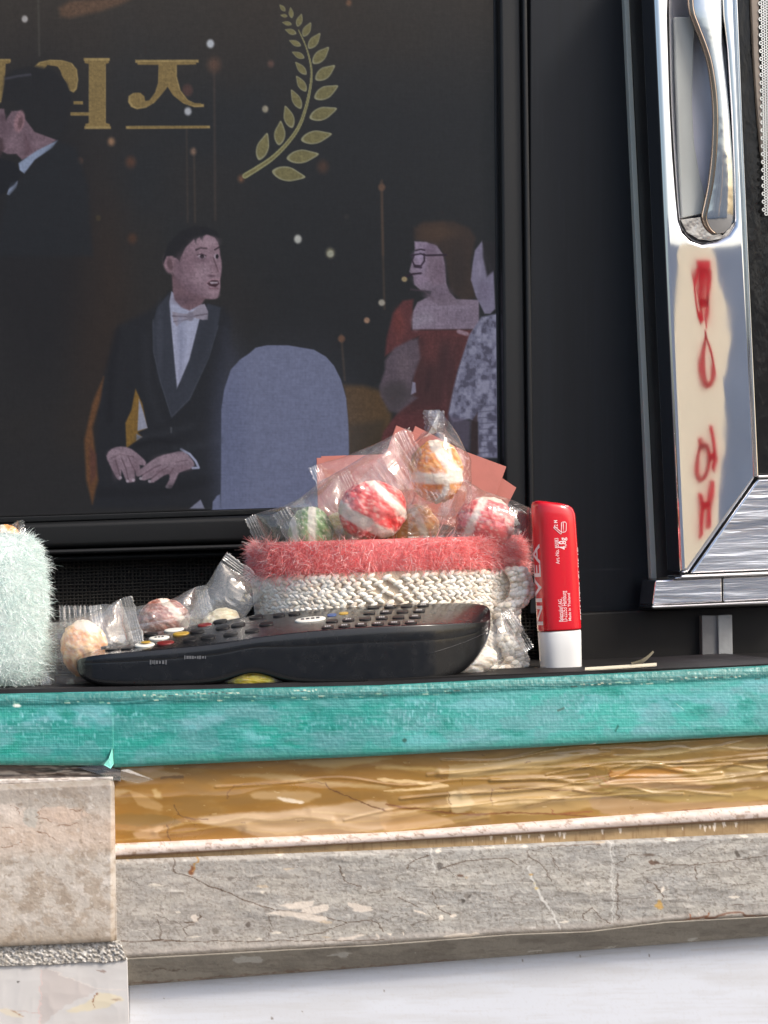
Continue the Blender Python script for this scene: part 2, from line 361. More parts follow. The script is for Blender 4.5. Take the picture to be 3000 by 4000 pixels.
    p.line(z3([(508,700),(510,860),(545,1010),(600,1185),(690,1095),(785,890),(832,730)]),3,(70,76,90),3,.6)
    p.line(z3([(598,1240),(598,1262)]),7,(80,84,92),3,.8)
    p.poly(z3([(602,470),(606,560),(615,600),(650,640),(690,655),(750,625),(770,590),(700,560),(640,500)]),(106,78,88),5,1)
    p.poly(z3([(645,385),(670,325),(720,285),(780,270),(825,300),(838,340),(843,380),(850,420),(848,470),(842,500),(843,540),(835,575),(825,594),(790,598),(740,585),(690,560),(645,520),(608,470),(600,400)]),(130,102,116),4,1,3)
    p.poly(z3([(645,500),(700,560),(790,598),(740,590),(640,530),(605,470)]),(100,72,82),8,.6)
    p.poly(z3([(780,430),(830,430),(840,470),(820,480)]),(112,84,96),6,.5); p.ell(200+700/1.2762,700+470/1.2762,45,50,(142,114,128),.6,.5)
    p.ell(200+590/1.2762,700+420/1.2762,24,40,(128,98,110),.25,1,-.2); p.ell(200+592/1.2762,700+425/1.2762,11,24,(84,60,68),.4,.8,-.2)
    p.poly(z3([(556,400),(585,320),(640,262),(700,238),(770,235),(828,262),(846,310),(838,325),(815,290),(775,275),(760,285),(755,315),(740,290),(725,300),(722,325),(712,300),(670,340),(648,385),(640,410),(612,380),(575,385),(560,420)]),(27,27,31),4,1)
    p.line(z3([(722,352),(745,342),(775,345)]),7,(40,28,36),2,.9); p.line(z3([(815,352),(838,338)]),6,(40,28,36),2,.9)
    p.ell(200+750/1.2762,700+385/1.2762,15,10,(160,145,160),.3,1); p.ell(200+752/1.2762,700+385/1.2762,8,9,(25,18,25),.3,1); p.ell(200+824/1.2762,700+385/1.2762,9,10,(150,135,150),.3,1); p.ell(200+827/1.2762,700+385/1.2762,6,9,(25,18,25),.3,1)
    p.line(z3([(728,378),(750,372),(772,382)]),4,(60,38,48),2,.9)
    p.line(z3([(808,392),(826,440),(832,462),(800,466)]),5,(82,58,68),3,.8)
    p.poly(z3([(775,518),(800,502),(832,505),(838,522),(820,538),(790,532)]),(58,30,40),2.5,1); p.poly(z3([(790,512),(832,512),(830,520),(795,522)]),(165,150,165),2,.9)
    p.line(z3([(770,520),(800,498),(838,500)]),5,(150,112,126),3,.7); p.line(z3([(790,545),(830,545)]),6,(112,70,84),3,.7)
    p.poly(z3([(603,660),(640,668),(690,672),(745,625),(765,622),(782,660),(780,700),(755,702),(710,690),(660,705),(625,735),(608,700)]),(132,124,142),3,1)
    p.line(z3([(605,682),(690,686),(775,672)]),5,(84,72,86),3,.8); p.line(z3([(610,710),(680,700)]),4,(84,72,86),3,.7); p.ell(200+694/1.2762,700+684/1.2762,14,18,(110,104,122),.3,.9)
    hc=(126,104,118)
    p.poly(z3([(275,1380),(300,1345),(350,1332),(400,1345),(450,1385),(472,1410),(468,1430),(440,1425),(450,1470),(432,1480),(415,1450),(418,1500),(405,1510),(385,1512),(372,1500),(350,1450),(348,1495),(330,1495),(305,1450),(290,1420)]),hc,4,1,2)
    for q in [[(350,1390),(372,1440),(385,1500)],[(320,1400),(335,1450),(345,1490)],[(385,1385),(405,1430),(425,1465)],[(300,1390),(345,1370),(410,1385)]]: p.line(z3(q),4,(76,56,66),3,.8)
    p.poly(z3([(425,1465),(470,1425),(530,1385),(600,1365),(660,1355),(700,1395),(715,1425),(690,1445),(640,1462),(625,1490),(600,1540),(575,1538),(570,1530),(588,1500),(588,1470),(560,1478),(510,1512),(490,1508),(500,1490),(465,1502),(446,1495),(455,1475),(430,1482)]),hc,3.5,1,2)
    for q in [[(455,1475),(510,1440),(545,1425)],[(500,1492),(545,1455),(580,1435)],[(590,1470),(610,1440)],[(620,1410),(680,1400)]]: p.line(z3(q),4,(80,58,70),3,.8)
    p.line(z3([(648,1346),(690,1370),(720,1405),(735,1438),(705,1440)]),9,(140,145,175),3,1)
    for r_ in [(345,1488),(380,1505),(410,1500),(446,1492),(490,1506),(578,1534)]: p.ell(200+r_[0]/1.2762,700+r_[1]/1.2762,6,6,(160,145,160),.4,.8)
    # chair cover
    p.poly(z3([(845,1640),(848,1300),(848,1150),(862,1050),(895,950),(940,900),(985,870),(1020,840),(1075,828),(1180,828),(1310,850),(1370,885),(1410,930),(1445,1000),(1470,1090),(1480,1200),(1484,1300),(1488,1720),(800,1720),(805,1610),(825,1580),(842,1570)]),(96,103,134),3,1)
    p.mix(((p.X>850)&(p.X<1370)&(p.Y>1345)&(p.Y<2020)&(p.C[:,2]>120)&(p.C[:,0]<100))*sst(1900,1300,p.Y)*.3,(104,108,138))
    p.poly(z3([(690,1642),(745,1597),(765,1642)]),(110,112,135),3,.95)
    # woman in red and the guest beside her
    p.poly(z2([(660,300),(720,262),(900,258),(1000,300),(1040,360),(1010,520),(1040,730),(960,760),(880,680),(855,500),(820,430),(760,400),(660,370)]),(54,42,38),12,.95)
    p.poly(z2([(700,280),(840,262),(880,330),(800,400),(680,370)]),(70,50,40),16,.6)
    p.poly(z2([(663,385),(740,390),(800,410),(835,460),(850,530),(858,640),(880,700),(920,740),(1060,745),(1060,925),(650,928),(648,830),(680,760),(760,720),(770,690),(700,685),(660,650),(655,600),(630,570),(650,500),(665,440)]),(118,102,122),4,1)
    p.poly(z2([(665,385),(735,388),(765,425),(700,450),(668,430)]),(140,122,150),6,.7)
    p.poly(z2([(740,440),(835,480),(850,640),(780,660),(720,600)]),(108,86,104),14,.6)
    for q in [[(640,470),(700,458),(735,470),(860,466)],[(660,540),(700,548)],[(720,458),(722,500),(700,535),(660,530)]]: p.line(z2(q),6,(44,32,44),3,.85)
    p.line(z2([(610,600),(650,585),(705,580)]),7,(40,24,34),3,.9); p.line(z2([(640,680),(720,690),(780,740)]),6,(80,60,74),5,.6)
    p.ell(1200+600/1.58,700+617/1.58,11,10,(165,140,100),.4,.9)
    p.poly(z2([(720,720),(880,700),(920,760),(840,800)]),(100,84,100),14,.6)
    p.poly(z2([(655,740),(645,930),(1060,928),(1000,1000),(930,1180),(880,1430),(840,1720),(430,1720),(470,1560),(560,1440),(660,1300),(640,1100),(690,970),(480,1090),(490,980),(530,830),(590,750)]),(88,42,44),7,.97)
    p.poly(z2([(650,1000),(940,1000),(900,1430),(600,1430)]),(56,36,38),50,.7)
    p.poly(z2([(480,1120),(540,1040),(640,990),(685,985),(700,1100),(670,1180),(650,1240),(640,1330),(680,1350),(560,1440),(510,1430),(455,1340),(445,1280),(480,1180)]),(84,70,82),8,.95)
    p.poly(z2([(445,1280),(600,1250),(660,1330),(560,1440),(500,1430)]),(60,54,58),20,.7)
    p.poly(z2([(650,1252),(668,1255),(672,1315),(640,1330)]),(128,124,150),3,.9)
    p.poly(z2([(1080,380),(1095,440),(1130,520),(1150,560),(1160,800),(1130,830),(1095,830),(1070,780),(1040,720),(1010,620),(1020,530),(1035,440)]),(112,106,132),4,1)
    p.poly(z2([(1082,380),(1180,390),(1160,560),(1110,600),(1085,480)]),(36,34,38),7,.95)
    lace=z2([(1075,850),(1170,830),(1175,1720),(1050,1720),(1055,1500),(1000,1480),(900,1500),(870,1450),(900,1300),(930,1180),(1000,960)])
    p.poly(lace,(102,102,128),5,1)
    idx,d=p._sd(lace,4); n_=fbm(p.X[idx]/22,p.Y[idx]/26,4,3); p._mix(idx,np.clip(sst(.5,.68,n_)*(d>4),0,1)*.75,(132,132,158)); p._mix(idx,np.clip(sst(.48,.32,n_)*(d>4),0,1)*.8,(66,64,84))
    p.poly(z2([(1010,1500),(1050,1440),(1060,1700),(1010,1680)]),(50,34,36),5,.8)
    for k in range(9): p.line(z2([(1060,1400+k*36),(1175,1395+k*36+random.uniform(-8,8))]),4,(72,72,92),3,.7)
    p.poly(z2([(870,1460),(1010,1490),(1000,1680),(880,1600)]),(86,76,98),10,.7)
    p.line(z2([(935,940),(985,955)]),16,(140,112,128),4,.9)
    for q,w_,c in [([(330,760),(300,950),(290,1200)],26,(20,21,26)),([(470,780),(480,1000),(540,1200)],30,(38,40,47)),([(700,1230),(560,1270),(430,1290)],18,(42,45,52)),([(860,760),(900,900)],40,(36,38,46)),([(420,1330),(520,1300),(640,1320)],20,(18,19,23)),([(620,1340),(720,1330),(840,1300)],26,(40,43,50)),([(250,1560),(500,1560),(800,1500)],40,(22,23,27))]: p.line(z3(q),w_,c,18,.55,3)
    for q,w_,c in [([(640,700),(650,850),(640,1000)],10,(118,122,150)),([(700,720),(670,860)],10,(150,156,186))]: p.line(z3(q),w_,c,8,.6)
    for q,w_,c in [([(700,1000),(760,1100),(740,1300)],16,(44,28,32)),([(900,1010),(860,1200),(850,1400)],16,(104,52,54)),([(560,820),(600,900),(560,1000)],14,(116,56,54)),([(680,800),(800,790),(1000,800)],10,(136,122,146)),([(1080,640),(1060,740)],14,(84,76,98))]: p.line(z2(q),w_,c,14,.5,3)
    p.ell(200+670/1.2762,700+450/1.2762,30,70,(108,82,96),.6,.45); p.ell(200+760/1.2762,700+320/1.2762,45,22,(150,120,134),.7,.5); p.ell(200+820/1.2762,700+575/1.2762,16,12,(144,114,128),.6,.5)
    def B3(x,y,rx,ry,c,a,soft=.8,rot=0): p.ell(200+x/1.2762,700+y/1.2762,rx/1.2762,ry/1.2762,c,soft,a,rot)
    def B2(x,y,rx,ry,c,a,soft=.8,rot=0): p.ell(1200+x/1.58,700+y/1.58,rx/1.58,ry/1.58,c,soft,a,rot)
    B3(635,450,22,60,(92,68,80),.6); B3(700,545,60,26,(100,74,88),.6,.9,.5); B3(770,470,34,40,(150,122,138),.5); B3(745,400,40,16,(98,72,86),.6); B3(790,310,40,22,(152,124,138),.6); B3(690,420,30,50,(120,90,104),.5); B3(815,470,14,18,(150,120,134),.6); B3(805,560,26,12,(146,116,130),.6); B3(800,482,20,6,(74,50,62),.7); B3(660,600,50,24,(84,62,74),.6)
    B3(345,1370,50,22,(150,126,140),.5); B3(320,1440,16,50,(96,74,86),.5); B3(420,1440,20,40,(100,76,88),.5); B3(600,1395,70,22,(150,126,140),.5); B3(560,1460,60,14,(98,74,86),.5); B3(660,1440,40,16,(104,80,92),.5)
    B3(540,800,16,160,(60,64,78),.5); B3(760,800,24,130,(38,42,52),.6,.8,.35); B3(650,800,24,120,(120,126,156),.5)
    B2(700,520,34,60,(140,120,150),.6); B2(820,560,30,70,(100,80,98),.6); B2(760,430,40,30,(96,76,100),.6); B2(700,620,40,30,(136,112,140),.5); B2(690,470,34,26,(150,134,168),.6); B2(810,700,70,40,(94,78,96),.7); B2(720,860,60,40,(132,122,140),.6); B2(960,850,80,50,(104,90,110),.6); B2(670,890,24,40,(138,130,150),.5)
    B2(760,1060,50,80,(100,48,48),.6); B2(860,1180,40,140,(58,34,38),.6); B2(560,880,30,70,(112,48,44),.6); B2(600,1150,40,80,(98,82,92),.6); B2(540,1300,50,60,(56,50,54),.6); B2(1060,560,14,60,(128,120,146),.6); B2(1100,700,30,60,(100,90,116),.6)
    B2(830,330,110,40,(74,54,42),.5); B2(930,560,50,140,(42,36,36),.6)
    p.ell(1130,1800,230,330,(98,104,136),.9,.35); p.ell(900,1700,60,300,(76,84,118),.9,.4)
    sk_=(p.C[:,0]>p.C[:,1]+8)&(p.C[:,0]>70); nn_=fbm(p.X/7,p.Y/7,3,66); p.C*=(1+np.where(sk_,.13,.04)*(nn_-.5)*2)[:,None]
    lm=p.C.mean(1,keepdims=True); p.C=lm+(p.C-lm)*np.array([.80,.85,.85]); p.C=p.C*.95+4.5  # muted and lifted: haze of reflected light put into the picture colours
    for q in [[(645,470),(700,460),(735,470),(860,468)],[(665,540),(705,545)],[(722,465),(724,505),(702,535),(662,532),(648,500),(660,470)],[(610,598),(655,586),(700,580)],[(670,440),(700,432),(725,438)]]: p.line(z2(q),6,(38,28,40),2.5,.85)
    # fine display texture
    p.mul(1+.05*(vnoise(p.X/3.2,p.Y/40,2)-.5)+.05*(vnoise(p.X/40,p.Y/3.2,4)-.5)+.10*(fbm(p.X/9,p.Y/9,2,8)-.5))
    return p
m,t,b=newmat('display'); N=t.nodes; a=N.new('ShaderNodeVertexColor'); a.layer_name='Col'
b.inputs['Base Color'].default_value=(.002,.002,.0025,1); b.inputs['Roughness'].default_value=.3; b.inputs['Specular IOR Level'].default_value=.14
t.links.new(a.outputs[0],b.inputs['Emission Color']); b.inputs['Emission Strength'].default_value=2**-EXPO*.92
DISPLAY=m
sheet('screen',-120,1936,lambda x:-120,lambda x:2018-.033*x,.128,3.2,paint_tv,None,DISPLAY,tv,depth=.006,extra=lambda X,V:X+(X>1500)*(X-1500)/436*14*V)
# bezels (each strip at its own depth)
BZ=pmat('television_frame',L3(27,27,27),.36,spec=.35,bump=.35,bscale=70,stretch=(1,1,.12),var=.45,rvar=.12)
BZH=pmat('television_frame_bottom',L3(18,19,20),.36,spec=.22,bump=.35,bscale=70,stretch=(.12,1,1),var=.45,rvar=.12)
prism('frame_side',[(1926,-140),(1950,-140),(1972,1996),(1946,1996)],.1275,.03,BZ,tv,.0006)
prism('frame_side',[(1951,-140),(2036,-140),(2066,2190),(1974,2190)],.121,.04,BZ,tv,.0016)
prism('frame_side',[(2040,-140),(2058,-140),(2090,2190),(2069,2190)],.118,.045,BZ,tv,.0008)
prism('frame_bottom',[(-120,2024),(1950,1956),(1950,1980),(-120,2049)],.1275,.03,BZH,tv,.0006)
prism('frame_bottom',[(-120,2050),(1972,1981),(1974,2090),(-120,2152)],.119,.04,BZH,tv,.0025)
prism('frame_bottom',[(-120,2157),(1974,2095),(1974,2115),(-120,2176)],.115,.045,BZH,tv,.001)
prism('frame_bottom',[(-120,2180),(2060,2119),(2060,2142),(-120,2205)],.120,.04,BZH,tv,.0014)
bk=MB(); a0=P(-130,-150,.136); a1=P(2070,2200,.136); box(bk,a0.x,a1.x,.136,.165,a1.z+.004,a0.z); bk.build('back_cover',BLACK,tv,False)

# mesh panel under the television
mp_=empty('speaker_grille',P(900,2560,.13),'black woven mesh grille below the television frame behind the loose candies','grille')
TH=pmat('black_thread',L3(50,48,45),.75,spec=.2,bump=.3,bscale=900)
mb=MB()
for k in range(142):
    x=-60+k*15.2; pts=[P(x+(random.random()-.5)*2.5+math.sin(j*.9+k)*.8,2170-.031*x+j*24,.1305+.0003*math.sin(j*3.1+k*3.14)) for j in range(20)]; mb.tube(pts,.00042*random.uniform(.7,1.15),4)
for k in range(40):
    y=2200+k*13.5; pts=[P(-60+j*54,y-.031*(-60+j*54)+math.sin(j*.7+k)*1.6,.1303) for j in range(41)]; mb.tube(pts,.00040*random.uniform(.6,1.15),4)
mb.build('mesh_cloth',TH,mp_,True)
prism('backing',[(-100,2190),(2060,2125),(2060,2640),(-100,2700)],.134,.02,pmat('grille_backing',L3(20,20,21),.8),mp_)

# black pillar between television and cabinet
def paint_post(X,Y,V):
    p=Paint(X,Y,(17,20,25)); p.mix(sst(.45,.75,fbm(p.X/40,p.Y/900,3,2))*.35,(22,26,33)); p.mix(sst(.5,.8,fbm(p.X/8,p.Y/700,2,9))*.3,(11,12,14))
    p.line([(2165,2235),(2460,2220)],3,(52,54,57),3,.7); p.line([(2160,2380),(2480,2360)],2,(48,46,44),2,.6)
    for k in range(20): p.line([(2100+k*17,300+80*k%1800),(2100+k*17+2,500+80*k%1800)],2,(40,42,48),2,.35)
    return p
PANEL=pmat('black_panel',None,.4,spec=.28,attr=True,bump=.1,bscale=80,stretch=(1,1,.1))
ps=sheet('pillar',2070,2560,lambda x:-150,lambda x:2398-.02*(x-2100),.126,6,paint_post,None,PANEL,None,depth=.06)
tag(ps,'smooth blue black upright panel between the television and the steel cabinet','panel')

# ================================================================== steel cabinet on the right
cb=empty('steel_cabinet',P(2850,2380,.09),'polished steel cabinet with arched recessed door handle standing at the right edge','cabinet')
def chrome(name,rough,bump,bscale,stretch,col=(.80,.80,.82),bdist=.0006,var=.08,rvar=.05):
    return pmat(name,col,rough,bump=bump,bscale=bscale,stretch=stretch,metal=1,bdist=bdist,var=var,rvar=rvar,detail=3)
CH1=chrome('polished_steel',.018,.07,24,(1,1,.45),rvar=.008,var=.14); CH2=chrome('dull_steel',.20,.6,240,(.12,1,1.4),(.86,.86,.88),.0006,.35,.1)
CH3=chrome('handle_steel',.13,.5,70,(1,1,.6),(.72,.72,.70),.0007,.2,.06); CHD=chrome('recess_steel',.5,.4,60,(1,1,.3),(.72,.72,.76),.0008,.35,.1)
RIM=chrome('steel_rim',.12,.15,40,(1,1,1),(.9,.88,.86))
DARKM=pmat('cabinet_black_side',L3(30,28,28),.38,spec=.3,bump=.35,bscale=90,var=.35,rvar=.12)
YC=.088
# side: thin grey trim, black side sheet (a real receding face)
prism('side_trim',[(2432,-150),(2450,-150),(2566,2262),(2544,2262)],.122,.03,pmat('grey_trim',L3(178,184,176),.4,bump=.2,bscale=200),cb,.0004)
sd=MB(); 
sd.add([P(2452,-150,.1215),P(2549,-150,YC+.002),P(2656,2246,YC+.002),P(2567,2258,.1215),P(2452,-150,.1215)+Vector((.0015,0,0)),P(2549,-150,YC+.002)+Vector((.0015,.0,0)),P(2656,2246,YC+.002)+Vector((.0015,.0,0)),P(2567,2258,.1215)+Vector((.0015,0,0))],[(3,2,1,0),(4,5,6,7),(0,1,5,4),(1,2,6,5),(2,3,7,6),(3,0,4,7)])
sd.build('side_panel',DARKM,cb,False)
def zr4(q): return Z(1.7016,2400,0,q)
# door stile with a slot opening for the handle: built as four pieces round the slot
stl=[(2549,-150),(2868,-150),(2895,500),(2912,900),(2930,1300),(2955,1866),(2692,2238),(2660,2244)]
slotL=[(2622,-150),(2614,60),(2618,200),(2624,400),(2634,600),(2646,760),(2656,860)]; slotB=[(2672,905),(2700,935),(2745,950),(2800,940),(2845,915),(2868,880),(2872,850)]
slotR=[(2868,700),(2862,560),(2856,420),(2842,200),(2826,60),(2820,-150)]
def strip(name,left,right,Y,depth,mat,parent,bev):
    mb=MB(); mb.prism(left+right[::-1],Y,depth); o=mb.build(name,mat,parent,False)
    bm=bmesh.new(); bm.from_mesh(o.data); bmesh.ops.recalc_face_normals(bm,faces=bm.faces); bm.to_mesh(o.data); bm.free()
    b=o.modifiers.new('bevel','BEVEL'); b.width=bev; b.segments=4; b.limit_method='ANGLE'; b.angle_limit=math.radians(50)
    o.data.polygons.foreach_set('use_smooth',np.ones(len(o.data.polygons),dtype=bool)); o.modifiers.new('wn','WEIGHTED_NORMAL'); return o
xL=lambda y:2549+(y+150)/2394*109
xR=lambda y:np.interp(y,[-150,500,900,1300,1866],[2868,2895,2912,2930,2955])
strip('door_stile',[(xL(y),y) for y in (-150,60,200,400,600,760,860)]+[(xL(905),905),(xL(935),935),(xL(950),950),(xL(2240),2242),(2692,2238)],
      slotL+slotB[:3]+[(2800,940),(2845,915),(2868,880),(2872,850)]+slotR+[(float(xR(y)),y) for y in (-150,60,200,420,560,700,850,900,1300)]+[(2955,1866)],YC,.02,CH1,cb,.0022)
# wait-free: separate mitred bottom rail and the strip below the door
prism('bottom_rail',[(2697,2240),(2961,1870),(3150,1862),(3150,2222)],YC+.0004,.02,CH2,cb,.0010)
prism('door_edge',[(2659,2247),(3150,2227),(3150,2240),(2662,2262)],YC-.001,.02,RIM,cb,.0007)
prism('lower_strip',[(2560,2266),(2820,2256),(2822,2352),(2548,2364)],YC+.010,.02,CH2,cb,.0008)
prism('lower_strip',[(2824,2256),(3150,2243),(3150,2336),(2826,2352)],YC+.0115,.02,CH2,cb,.0008)
prism('lower_rim',[(2546,2366),(3150,2340),(3150,2352),(2550,2378)],YC+.009,.02,RIM,cb,.0005)
# door glass gasket and perforated sheet inside
WET=pmat('wet_gasket',L3(18,17,16),.2,spec=.35,bump=.7,bscale=130,stretch=(1,1,.35),var=.5,bdist=.0012)
prism('gasket',[(2872,-150),(3150,-150),(3150,1856),(2960,1856),(2934,1300),(2916,900),(2898,500)],YC+.006,.015,WET,cb,.001)
prism('door_lip',[(2866,-150),(2876,-150),(2902,500),(2920,900),(2938,1300),(2964,1860),(2954,1864),(2928,1300),(2910,900),(2893,500)],YC-.0012,.012,RIM,cb,.0006)
prism('door_lip',[(2960,1856),(3150,1850),(3150,1860),(2962,1868)],YC-.0008,.012,RIM,cb,.0006)
prism('inner_strip',zr4([(905,-100),(962,-100),(958,300),(975,620),(992,1000),(1004,1150),(975,1000),(948,700),(925,350)]),YC+.004,.004,pmat('inner_strip_steel',L3(128,118,108),.5,bump=.4,bscale=150,var=.25,metal=.4),cb,.0004)
pf=MB()
for j in range(60):
    for i in range(10):
        x=2968+i*18+(j%2)*9+j*.28*16/16; y=-80+j*15.5
        if True:
            c=P(x,y,YC+.0035); n=6
            # ring of metal round each hole
            R0=.00050; R1=.00102
            v=[c+Vector((math.cos(q)*R0,0,math.sin(q)*R0)) for q in [2*math.pi*k/n for k in range(n)]]+[c+Vector((math.cos(q)*R1,0,math.sin(q)*R1)) for q in [2*math.pi*(k+.5)/n-math.pi/6 for k in range(n)]]
            v+= [p+Vector((0,.0006,0)) for p in v]
            f=[]
            for k in range(n): f+= [(k,(k+1)%n,(k+1)%n+n,k+n),(k,k+2*n,(k+1)%n+2*n,(k+1)%n)]
            pf.add(v,f)
pf.build('perforated_sheet',chrome('perforated_steel',.25,.3,100,(1,1,1),(.75,.74,.7)),cb,False)
# handle
def zlist(q,Y,dy=0): return [P(a,b,Y)+Vector((0,dy,0)) for a,b in q]
cup_out=crc([(2614,-150),(2614,60),(2622,400),(2640,700),(2654,860),(2672,905),(2700,935),(2745,950),(2800,940),(2845,915),(2872,870),(2872,840),(2862,560),(2842,200),(2822,-150)],4,False)
mb=MB(); cx=np.mean([a for a,b in cup_out])
ro=[P(a,b,YC+.0005) for a,b in cup_out]; r2=[P(a+(2750-a)*.03,b+(500-b)*.005,YC+.004) for a,b in cup_out]; r3=[P(a+(2750-a)*.16,b-(b>600)*25,YC+.0075) for a,b in cup_out]
mb.ring_loft([ro,r2,r3],cap=False,closed=False); n=len(cup_out); base=2*n
mb.f.append(tuple(base+k for k in range(n)))
hd=mb.build('handle',CHD,cb,True)
prism('handle_plate',zr4([(400,112),(545,112),(528,300),(518,700),(530,950),(565,1150),(603,1300),(590,1420),(450,1450),(435,1200),(410,500)]),YC+.003,.003,pmat('handle_plate_paint',L3(150,153,150),.45,bump=.5,bscale=90,stretch=(1,1,.4),var=.3),hd,.0005)
# arched grip: left edge bows towards the viewer
Ls=[(518,-250),(525,40),(560,160),(610,290),(650,420),(678,600),(688,760),(686,900),(676,1060),(655,1230),(628,1360),(612,1450),(640,1520),(680,1555)]
Rs=[(708,-250),(712,40),(714,160),(716,290),(728,420),(748,600),(764,760),(774,900),(786,1060),(794,1230),(797,1360),(795,1450),(775,1510),(730,1550)]
Lp=crc(Ls,3,False); Rp=crc(Rs,3,False); rings=[]
for i,(a,b_) in enumerate(zip(Lp,Rp)):
    s=max(0,min(1,(a[1]+250)/1750)); bow=math.sin(math.pi*s)*.006
    A=Z(1.7016,2400,0,[a])[0]; B=Z(1.7016,2400,0,[b_])[0]
    yf=YC-.0005-bow*.6; 
    rings.append([P(A[0]-9,A[1],yf+.005),P(A[0]-4,A[1],yf+.0007),P(A[0]+4,A[1],yf),P(B[0]-6,B[1],yf+.0006),P(B[0],B[1],yf+.002),P(B[0]-2,B[1],yf+.008)])
gm=MB(); gm.ring_loft(rings); gm.build('grip',CH3,hd,True)
eg=MB(); er=[]
for i,a in enumerate(Lp):
    s=max(0,min(1,(a[1]+250)/1750)); yf=YC-.0005-math.sin(math.pi*s)*.0036; A=Z(1.7016,2400,0,[a])[0]; er.append([P(A[0]-24,A[1],yf+.006),P(A[0]-21,A[1],yf+.0012),P(A[0]-5,A[1],yf-.0003),P(A[0]+1,A[1],yf-.0003),P(A[0]+1,A[1],yf+.006)])
eg.ring_loft(er); eg.build('grip_edge',chrome('grip_edge_bronze',.22,.3,120,(1,1,.3),(.30,.24,.19)),hd,True)
ft=MB(); ft.prism(zr4([(440,1460),(520,1450),(600,1440),(640,1530),(720,1565),(795,1480),(785,1540),(730,1580),(640,1600),(560,1590),(480,1540)]),YC+.001,.008); ft.build('foot',chrome('foot_steel',.2,.8,120,(1,1,1),(.5,.46,.42)),hd,False)

# dark plinth under the cabinet with the grey clip
pl=prism('plinth',[(2150,2400),(2500,2384),(3150,2362),(3150,2640),(2150,2640)],.112,.05,pmat('plinth_black',L3(28,27,26),.55,spec=.2,bump=.3,bscale=60,var=.35),None,.001)
tag(pl,'low black plinth under the steel cabinet at the back of the shelf','plinth')
cl=empty('metal_clip',P(2800,2575,.108),'small grey metal clip on the black plinth under the cabinet','clip')
GM=pmat('clip_metal',L3(112,112,112),.5,bump=.4,bscale=300,var=.2,metal=.3)
prism('plate',[(2741,2404),(2804,2404),(2807,2572),(2744,2573)],.108,.004,GM,cl,.0003)
prism('plate',[(2805,2404),(2860,2401),(2863,2569),(2808,2571)],.1065,.005,pmat('clip_metal_pale',L3(140,142,142),.5,bump=.6,bscale=300,var=.2),cl,.0003)

# ================================================================== banner across the street, seen only in the polished door
YB=-3.2
def mirror(sx,sy):
    a=P(sx,sy,YC); d=(a-CAM).normalized(); d=Vector((d.x,-d.y,d.z)); t=(YB-a.y)/d.y; return a+d*t
bn=empty('banner',mirror(2750,2230),'cream cloth banner with red letters hanging across the street, mirrored in the polished door','banner')
def flatpoly(mb,px,off=0.0):
    v=[mirror(a,b)+Vector((0,off,0)) for a,b in px]; n=len(v); tk=.004 if off==0 else .012
    mb.add(v+[p-Vector((0,tk,0)) for p in v],[tuple(range(n)),tuple(range(2*n-1,n-1,-1))]+[(i,i+n,(i+1)%n+n,(i+1)%n) for i in range(n)])
mb=MB(); flatpoly(mb,[(2590,1000),(2640,960),(2740,930),(2790,960),(2830,1100),(2862,1200),(2872,1330),(2868,1450),(2850,1600),(2860,1780),(2840,1950),(2850,2100),(2850,2330),(2560,2330),(2570,1500)])
CLO=pmat('cream_cloth',L3(248,236,210),.8,bump=.5,bscale=14,bdist=.02,var=.12)
def see_through(m,col,f):
    t=m.node_tree; tl=t.nodes.new('ShaderNodeBsdfTranslucent'); tl.inputs[0].default_value=(*col,1); mx=t.nodes.new('ShaderNodeMixShader'); mx.inputs[0].default_value=f
    t.links.new(t.nodes['Principled BSDF'].outputs[0],mx.inputs[1]); t.links.new(tl.outputs[0],mx.inputs[2]); t.links.new(mx.outputs[0],t.nodes['Material Output'].inputs[0])
see_through(CLO,(1.0,.93,.80),.8)
mb.build('cloth',CLO,bn,False)
sw=MB(); box(sw,-7,9,-7.4,-7.0,-1.0,1.05); tag(sw.build('reflection_wall',pmat('blue_grey_plaster',L3(232,230,232),.8,bump=.5,bscale=6,var=.2,bdist=.02),None,False),'long blue grey plaster wall added across the street to tone the mirrored image in the polished door','wall')  # added wall, out of view, tones what the door reflects
lt=MB()
def rp(q,s=1.5257,ox=2300,oy=1200): flatpoly(lt,Z(s,ox,oy,q),.006)
def ringpoly(c,rx,ry,wd,n=18):
    for k in range(n):
        a0=2*math.pi*k/n; a1=2*math.pi*(k+1)/n
        rp([(c[0]+rx*math.cos(a0),c[1]+ry*math.sin(a0)),(c[0]+rx*math.cos(a1),c[1]+ry*math.sin(a1)),(c[0]+(rx-wd)*math.cos(a1),c[1]+(ry-wd)*math.sin(a1)),(c[0]+(rx-wd)*math.cos(a0),c[1]+(ry-wd)*math.sin(a0))])
def q4(x,y,W,H): rp([(x,y),(x+W,y),(x+W,y+H),(x,y+H)],1.7016,2400,0)
r4=lambda q: rp(q,1.7016,2400,0)
RL=pmat('red_letter_paint',L3(250,60,90),.6); see_through(RL,(1.0,.22,.32),.8)
def glyph():
    global lt
    lt.build('letter',RL,bn,False); lt=MB()
r4([(572,1725),(652,1725),(652,1790),(572,1790)]); r4([(560,1785),(590,1785),(545,2000),(545,2120),(515,2120),(520,1990)]); r4([(595,1785),(622,1785),(605,2060),(583,2060)])
r4([(628,1785),(662,1785),(668,2190),(645,2190)]); r4([(583,2000),(650,1970),(650,2030),(583,2060)]); r4([(515,2095),(610,2060),(610,2130),(540,2165)]); glyph()
rp([(690,150),(715,150),(725,200),(690,200)]); ringpoly((697,340),62,158,28); glyph()
